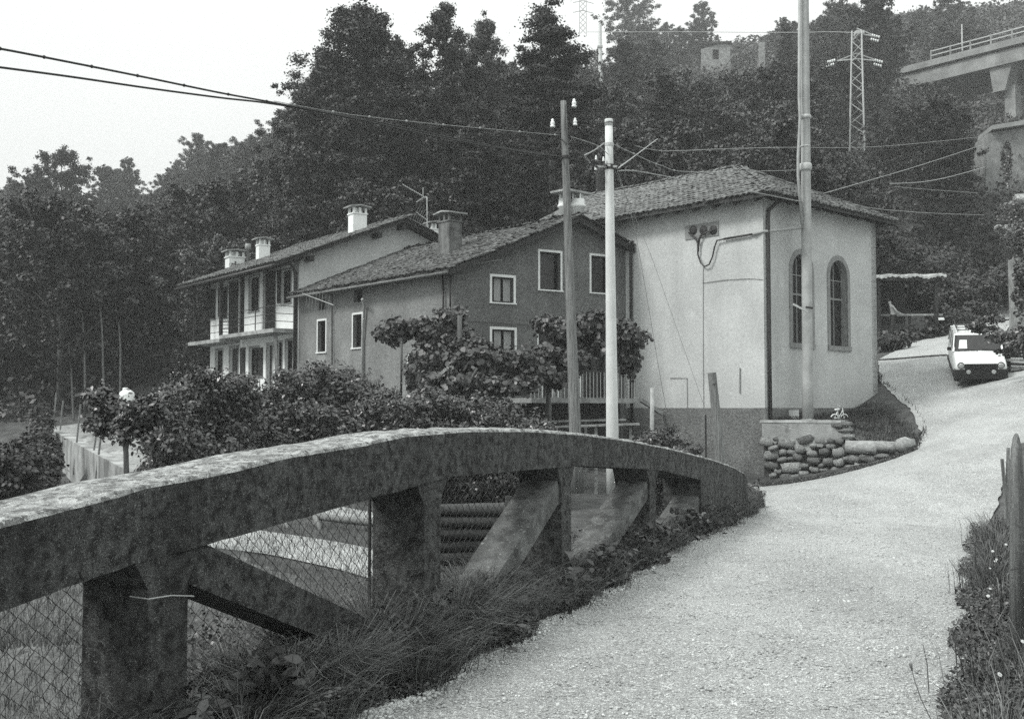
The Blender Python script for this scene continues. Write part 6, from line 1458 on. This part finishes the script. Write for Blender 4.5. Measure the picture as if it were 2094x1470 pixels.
leafy("young_tree", "small garden tree with a bare stem standing left of the first dark shrub", "tree",
      [(230, 835, 17.5, .32, .3, .22), (262, 880, 17, .3, .3, .22), (215, 875, 17.5, .28, .3, .14), (290, 850, 17, .3, .3, .26), (200, 815, 17.5, .2, .3, .14)], 6500, .07, LEAF_S, fill=False, nstem=0,
      extra=lambda mb: (mb.tube([at(262, 985, 17) + Vector((0, 0, -.6)), at(258, 925, 17), at(252, 880, 17), at(240, 850, 17)], [.05, .042, .035, .02], 7), mb.tube([at(258, 925, 17), at(268, 870, 17)], [.03, .015], 6)))
leafy("shrub", "dark tangled thicket at the left edge beside the garden wall", "shrub",
      [(55, 940, 27, .6, .8, .5), (85, 915, 31, .4, .8, .6), (20, 975, 24, .7, .8, .5), (85, 965, 26, .4, .6, .4), (60, 1000, 24, .7, .6, .3), (85, 870, 38, .35, .8, .6)], 22000, .08, LEAF_D)
leafy("shrub", "small dark shrub at the foot of the chapel flank left of the leaning post", "shrub",
      [(1335, 905, 25, .35, .4, .22), (1375, 900, 25.5, .4, .4, .24), (1405, 925, 24.5, .3, .4, .18), (1310, 925, 24, .3, .4, .16)], 7000, .065, LEAF_S)
leafy("grape_vine", "vine with large leaves trained on poles before the left part of the grey gable", "vine",
      [(800, 685, 31, .5, .6, .3), (840, 668, 31, .55, .6, .26), (885, 690, 31, .6, .6, .4), (925, 655, 31, .45, .5, .3), (930, 700, 31, .6, .6, .45), (880, 735, 30.5, .6, .6, .35), (850, 775, 30, .3, .5, .45), (960, 730, 30, .6, .6, .45), (1010, 745, 30, .7, .6, .4), (1065, 745, 30, .7, .6, .35), (1000, 790, 29.5, .8, .6, .35), (920, 790, 29.5, .7, .6, .4), (1060, 790, 29, .5, .6, .25)], 32000, .12, LEAF_V, up=.4, shell=.25, fill=False, nstem=0,
      extra=lambda mb: (mb.tube([at(940, 645, 30.2), at(940, 722, 30.2), at(941, 800, 30.2)], .07, 6), mb.tube([at(821, 700, 30.5), at(820, 812, 30.5)], .035, 5), mb.tube([at(976, 752, 29), at(948, 800, 29)], .03, 5)))
leafy("grape_vine", "vine with large leaves hanging over the terrace railing before the chapel flank", "vine",
      [(1115, 668, 32, .35, .5, .24), (1160, 690, 32, .6, .6, .5), (1210, 665, 32, .5, .6, .35), (1235, 700, 32, .6, .6, .45), (1270, 680, 32, .5, .6, .32), (1302, 692, 31.5, .35, .5, .26), (1285, 735, 32, .35, .5, .5), (1110, 735, 31, .6, .6, .4), (1170, 740, 31, .5, .6, .35), (1140, 780, 30.5, .4, .5, .2), (1100, 770, 30, .5, .5, .25)], 22000, .12, LEAF_V, up=.4, shell=.25, fill=False, nstem=0,
      extra=lambda mb: mb.tube([at(1121, 790, 30.5), at(1122, 880, 30.5)], .07, 6))
leafy("shrub", "dark bush with drooping pale edged leaves overhanging the road right of the car", "shrub",
      [(2015, 676, 34, .35, .3, .07), (2050, 690, 33, .5, .4, .14), (2088, 690, 32.5, .5, .5, .25), (2120, 700, 32, .8, .7, .4), (2030, 655, 34, .3, .3, .06), (2000, 668, 34, .25, .3, .04), (2070, 720, 33, .4, .4, .12)], 6000, .10, LEAF_S, fill=False, nstem=0, extra=lambda mb: [mb.tube([at(2130, 760, 31.5), at(2080, 705, 32.5), at(u_, v_, 34)], [.05, .03, .01], 5) for u_, v_ in ((2015, 674), (2028, 655), (2060, 700))])
leafy("climber", "leafy climber over the pale pillar and rocks at the right edge", "climber",
      [(2094, 560, 39.5, .3, .4, 1.1), (2075, 440, 60, 1.0, 1, .7), (2092, 500, 50, .8, 1, 1.0), (2086, 610, 39.5, .2, .3, .8), (2060, 340, 69, .25, .5, 1.6)], 8000, .11, LEAF_S, fill=False, nstem=0)
for i, (u, v) in enumerate(((2070, 430), (2088, 455), (2056, 470), (2092, 410))):
    p = at(u, v, 66); o = rock(None, p, (1, 0, 0), (0, 0, 1), (0, 1, 0), rnd.uniform(.5, .9), rnd.uniform(.3, .6), .5, "boulder")
    tag(o, ("pale boulder on the bank just under the rock wall at right", "pale boulder close to the right edge below the rock wall", "lowest pale boulder under the rock wall at right", "pale boulder touching the rock wall at the right edge")[i], "boulder")
# hedge-like scrub behind the shed and along the road's far side
leafy("shrub", "dark scrub growing behind and beside the tin shed", "shrub",
      [(1960, 610, 58, 1.6, 1.5, 1.2), (2010, 600, 60, 1.8, 1.5, 1.2), (1900, 560, 60, 2, 1.5, 1.4), (1830, 540, 60, 2, 1.5, 1.2), (2060, 600, 60, 1.6, 1.5, .9), (1950, 655, 53, 1.2, .8, .35), (2000, 640, 56, 1.4, .8, .5), (1860, 690, 50.5, 1.0, .5, .25), (1820, 700, 47.5, .8, .5, .45), (1905, 677, 52, .9, .5, .22)], 34000, .14, LEAF_D)

# ------------------------------------------------------------------ verge grass and weeds
def side_pt(s, off): return PAR.p.x + PAR.d.x * s + PAR.n.x * off, PAR.p.y + PAR.d.y * s + PAR.n.y * off
SY = lambda Y: Y * 1.0966
def verge(name, label, cat, centres, per, hr, wr, spread, reach, m, curl=1.0, yaw=None):
    P, H, W, Ln = [], [], [], []
    for (x, y, k) in centres:
        n = int(per * k); a = rng.uniform(0, 2 * np.pi, n); r = np.abs(rng.normal(scale=spread, size=n)); X_ = x + np.cos(a) * r; Y_ = y + np.sin(a) * r
        P.append(np.stack([X_, Y_, height(X_, Y_) - .02], 1)); h = rng.uniform(*hr, n) * k ** .5; H.append(h); W.append(rng.uniform(*wr, n))
        l = np.stack([np.cos(a), np.sin(a)], 1) * (h * rng.uniform(.2, 1, n) * reach)[:, None]; Ln.append(l + np.array([.05, -.03]))
    o = link_np(name, blades(np.concatenate(P), np.concatenate(H), np.concatenate(W), np.concatenate(Ln), curl=curl), m); return tag(o, label, cat, kind='stuff')
def ew(Y): return interp(Y, [(-2, .62), (4, .58), (5.7, .5), (7.4, .5), (9.5, .32), (11.7, .15), (14, .02), (17, .05)])
cs = []
for i in range(170):
    Y = 3.2 + 14 * (i / 170) ** 1.1 + rnd.uniform(-.1, .1); e = ew(Y); off = rnd.uniform(-.45, e + .03); x, y = side_pt(SY(Y), off); cs.append((x, y, rnd.uniform(.5, 1.1)))
verge("verge_grass", "long arching grass growing along the foot of the bridge parapet", "grass", cs, 170, (.18, .55), (.0035, .007), .10, .95, GRASS)
cs = []
for (u, v, k) in ((520, 1300, 1.2), (620, 1330, 1.3), (760, 1290, 1.5), (860, 1260, 1.6), (930, 1290, 1.5), (960, 1210, 1.3), (1020, 1170, 1.2), (1060, 1130, 1.2), (700, 1370, 1.2), (560, 1400, 1.0), (440, 1380, .9), (980, 1240, 1.2), (1150, 1120, 1.1), (1240, 1090, 1.0), (1100, 1150, 1.3), (1180, 1110, 1.1), (1330, 1060, .8), (1390, 1050, .7), (480, 1380, 1.2), (600, 1400, 1.2), (820, 1330, 1.3), (1010, 1210, 1.3), (900, 1180, 1.1), (980, 1140, 1.1)):
    r_ = ray(u, v + 40); t_ = -EYE / r_.z; cs.append((r_.x * t_, r_.y * t_, k))
verge("tussock_grass", "thick tussocks of long drooping grass between parapet posts and road", "grass", cs, 480, (.34, .68), (.0035, .007), .12, 1.15, GRASS, curl=1.2)
verge("dry_grass", "scattered pale dry stems among the verge grass", "grass", [(x, y, k) for x, y, k in cs], 40, (.32, .55), (.003, .005), .14, 1.0, GRASS_L, curl=1.1)
def weeds(name, label, n, fn, size, zr, m=WEED, shape=LEAF6):
    x, y = fn(n); z = height(x, y) + rng.uniform(0, 1, len(x)) ** 1.5 * zr(x, y); N = rng.normal(size=(len(x), 3)) * .6 + np.array([0, -.2, 1])
    o = link_np(name, leaf_geo(np.stack([x, y, z], 1), N, size * rng.uniform(.5, 1.4, len(x)), shape), m); return tag(o, label, "weeds", kind='stuff')
def f_left(n):
    Y = 2.6 + 15 * rng.uniform(0, 1, n) ** 1.2; e = np.array([ew(q) for q in Y]); off = rng.uniform(-.6, 1, n); off = np.where(off > 0, off * (e + .04 + .07 * np.sin(Y * 5)), off)
    return side_pt(SY(Y), off)
weeds("verge_weeds", "clover and low leafy weeds carpeting the verge under the parapet", 110000, f_left, .026, lambda x, y: .06 + .20 * np.clip(np.sin(x * 4 + 1) * np.sin(y * 2.1) + .3, 0, 1), shape=LEAF6N)
def f_broad(n):
    c = rng.integers(0, 26, n); cy = 5.0 + 10.5 * (np.arange(26) / 26) + rng.normal(scale=.2, size=26); co = rng.uniform(-.1, .75, 26); Y = cy[c] + rng.normal(scale=.16, size=n); e = np.array([ew(q) for q in Y]); return side_pt(SY(Y), co[c] * e + rng.normal(scale=.10, size=n))
weeds("broad_leaved_weeds", "broad leaved weeds standing among the grass at the foot of the parapet", 5200, f_broad, .075, lambda x, y: .10 + .28 * np.clip(np.sin(x * 9) * np.sin(y * 7) + .6, 0, 1), shape=LEAF6N)
def f_back(n):
    Y = rng.uniform(2, 20, n); off = -.45 - (.35 + 3.2 * smooth01((Y - 6) / 3)) * rng.uniform(0, 1, n) ** 1.6; return side_pt(SY(Y), off)
weeds("bank_weeds", "dark leafy weeds on the slope behind the parapet", 80000, f_back, .04, lambda x, y: .10 + .28 * (np.sin(x * 2.3 + 1) * np.sin(y * 1.9) > .1), m=LEAF_S)
n = 150000; Y = rng.uniform(2.5, 20, n); off = -rng.uniform(.6, 11, n) ; x, y = side_pt(SY(Y), off); k = np.exp(-np.abs(off) / 9) > rng.uniform(0, 1, n) * .9; x, y = x[k], y[k]
tag(link_np("meadow_grass", blades(np.stack([x, y, height(x, y) - .01], 1), rng.uniform(.06, .22, len(x)), np.full(len(x), .006), rng.normal(scale=.05, size=(len(x), 2))), GRASS_M), "meadow grass on the low ground beyond the parapet", "grass", kind='stuff')
# right hand bank
def rr_x(Y): return interp(Y, [(p[1], p[0]) for p in sorted([q for q in road_right if -2 < q[1] < 19], key=lambda q: q[1])])
def f_right(n):
    Y = 3.3 + 10.5 * rng.uniform(0, 1, n) ** 1.3; x0 = np.array([rr_x(q) for q in Y]); return x0 + rng.uniform(-.05, 1, n) ** 1 * (1.6 + .02 * Y) + .07 * np.sin(Y * 4), Y
weeds("bank_flower_leaves", "tangled leafy weeds on the roadside bank at the right edge", 130000, f_right, .024, lambda x, y: .12 + .42 * np.clip((x - np.array([rr_x(q) for q in y])) / .9, 0, 1) * (.6 + .4 * np.sin(x * 6) * np.sin(y * 5)), shape=LEAF6N)
cs = []
for i in range(170):
    Y = 3.6 + 9.5 * (i / 170); cs.append((rr_x(Y) + rnd.uniform(.05, 1.3), Y, rnd.uniform(.7, 1.3)))
verge("bank_grass_tufts", "tufts of tall grass among the weeds of the right hand bank", "grass", cs, 70, (.25, .6), (.003, .007), .12, .6, GRASS)
verge("bank_dry_grass", "few pale curved grass stems on the right hand bank", "grass", cs[:30], 12, (.3, .6), (.003, .005), .12, .8, GRASS_L)
dz_ = MB()
for k in range(11):
    a = 2 * math.pi * k / 11; b = a + .2; c_ = a - .2
    dz_.add([(math.cos(c_) * .25, math.sin(c_) * .25, .05), (math.cos(a - .12) * 1, math.sin(a - .12) * 1, .0), (math.cos(a + .12) * 1, math.sin(a + .12) * 1, .0), (math.cos(b) * .25, math.sin(b) * .25, .05)], [(0, 1, 2, 3)])
dz_.lathe((0, 0, -.02), [(.3, 0), (.3, .1), (.15, .14)], 8, mi=1); DME = dz_.mesh("daisy", [PETAL, mat("daisy_eye", .25, .3)])
dp = thing("daisy_patch", (rr_x(7) + .6, 7, hz(rr_x(7) + .6, 7)), "patch of small white daisies among the weeds on the right hand bank", "flowers")
sm = MB()
for i in range(75):
    Y = 4.0 + 7.5 * rnd.random() ** .9; x_ = rr_x(Y) + rnd.uniform(.12, .95); z_ = hz(x_, Y) + .2 + .38 * min(1, (x_ - rr_x(Y)) / .8) + rnd.uniform(-.05, .08)
    o = link("daisy", DME, dp); s_ = rnd.uniform(.008, .014); o.matrix_basis = Matrix.Translation((x_, Y, z_)) @ (Vector((rnd.uniform(-.5, .3), -.8, rnd.uniform(.5, 1.2)))).to_track_quat('Z', 'Y').to_matrix().to_4x4() @ Matrix.Scale(s_, 4)
    sm.tube([(x_, Y, z_), (x_ + .02, Y + .02, z_ - .3)], .0016, 3, cap=False)
stuff(sm.build("stem", GRASS, dp))
# stakes at the right edge
t = thing("fence_post", at(2080, 1250, 6.6)[:], "thick weathered post with rounded top at the right edge of the picture", "post")
a = at(2078, 886, 6.6); b = at(2082, 1350, 6.6); MB().tube([a, a.lerp(b, .02), a.lerp(b, .07), a.lerp(b, .2), b], [.008, .019, .031, .040, .046], 10).build("shaft", BPOLE, t, True)
MB().tube([at(2066, 1165, 6.5), at(2092, 1160, 6.5)], .004, 4).build("wire_tie", WIREM, t)
tag(MB().beam(at(2049, 938, 9), at(2060, 1060, 9), .022, .02).build("stake", BPOLE), "thin flat stake leaning left, outermost of the pair beside the thick post", "stake")
tag(MB().beam(at(2062, 915, 9), at(2057, 1060, 9), .024, .02).build("stake", BPOLE), "thin flat upright stake between the leaning stake and the thick post", "stake")
t = thing("plantain_stalk", at(1905, 1460, 4.3)[:], "single plantain seed head on a long thin stalk at the road edge, bottom right", "plant")
P_ = [at(1862, 1357, 4.3), at(1870, 1390, 4.3), at(1884, 1430, 4.3), at(1906, 1475, 4.3), at(1915, 1560, 4.4)]
MB().tube(P_, .002, 5).build("stalk", GRASS, t, True); MB().tube([P_[0] + Vector((-.002, 0, .006)), P_[0], P_[1].lerp(P_[0], .6)], [.002, .007, .003], 7).build("seed_head", GRASS, t, True)
# tufts in the road, pebbles
tf = []
for i, (u, v) in enumerate(((978, 1384), (1880, 1045), (1648, 1042), (1590, 1022), (1565, 1026), (1810, 1098))):
    r_ = ray(u, v); t_ = -EYE / r_.z; tf.append((r_.x * t_, r_.y * t_, .55))
verge("road_tufts", "small flat tufts of weeds growing in the gravel road", "grass", tf, 150, (.02, .06), (.003, .006), .09, 1.2, GRASS_B)
n = 26000; Y = 4.0 + 16 * rng.uniform(0, 1, n) ** 1.5; u = rng.uniform(650, 2094, n); x = (u - PW / 2) / FPX * Y; k = in_poly(x, Y, ROADP); x, Y = x[k], Y[k]
scatter_rocks("loose_gravel", np.stack([x, Y, height(x, Y) + .002], 1), rng.uniform(.0025, .0075, len(x)) * (1 + (rng.uniform(0, 1, len(x)) < .03) * .9), PEBBLE, "loose pale pebbles lying over the gravel road", "gravel")
n = 9000; Y = 3.5 + 13 * rng.uniform(0, 1, n) ** 1.2; e = np.array([ew(q) for q in Y]); x, y = side_pt(SY(Y), e + rng.normal(scale=.07, size=n))
scatter_rocks("verge_stones", np.stack([x, y, height(x, y) + .004], 1), rng.uniform(.004, .013, n), PEBBLE, "loose stones gathered along the grassy edge of the road", "gravel")
n = 2600; u = rng.uniform(1800, 1945, n)
mb = MB(); a, b = at(1798, 737, 44.2), at(1936, 741, 41.5); mb.tube([(p.x, p.y, hz(p.x, p.y) + .015) for p in [a.lerp(b, k / 14) for k in range(15)]], .045, 5); tag(mb.build("drain_channel", DARK), "dark drain channel crossing the steep road before the car", "drain")

# ------------------------------------------------------------------ air
hb = MB().box((-175, -75, -8), (175, 275, 110)).mesh("haze", mat("haze_air", .5)); o = link("haze", hb); tag(o, kind='stuff')
hm = bpy.data.materials.new("morning_haze"); hm.use_nodes = True; hn = hm.node_tree; hn.nodes.clear()
pv = hn.nodes.new("ShaderNodeVolumePrincipled"); pv.inputs["Color"].default_value = (.97, .99, .98, 1); pv.inputs["Density"].default_value = .0008; pv.inputs["Anisotropy"].default_value = .2
ho = hn.nodes.new("ShaderNodeOutputMaterial"); hn.links.new(pv.outputs[0], ho.inputs["Volume"]); hb.materials.clear(); hb.materials.append(hm)
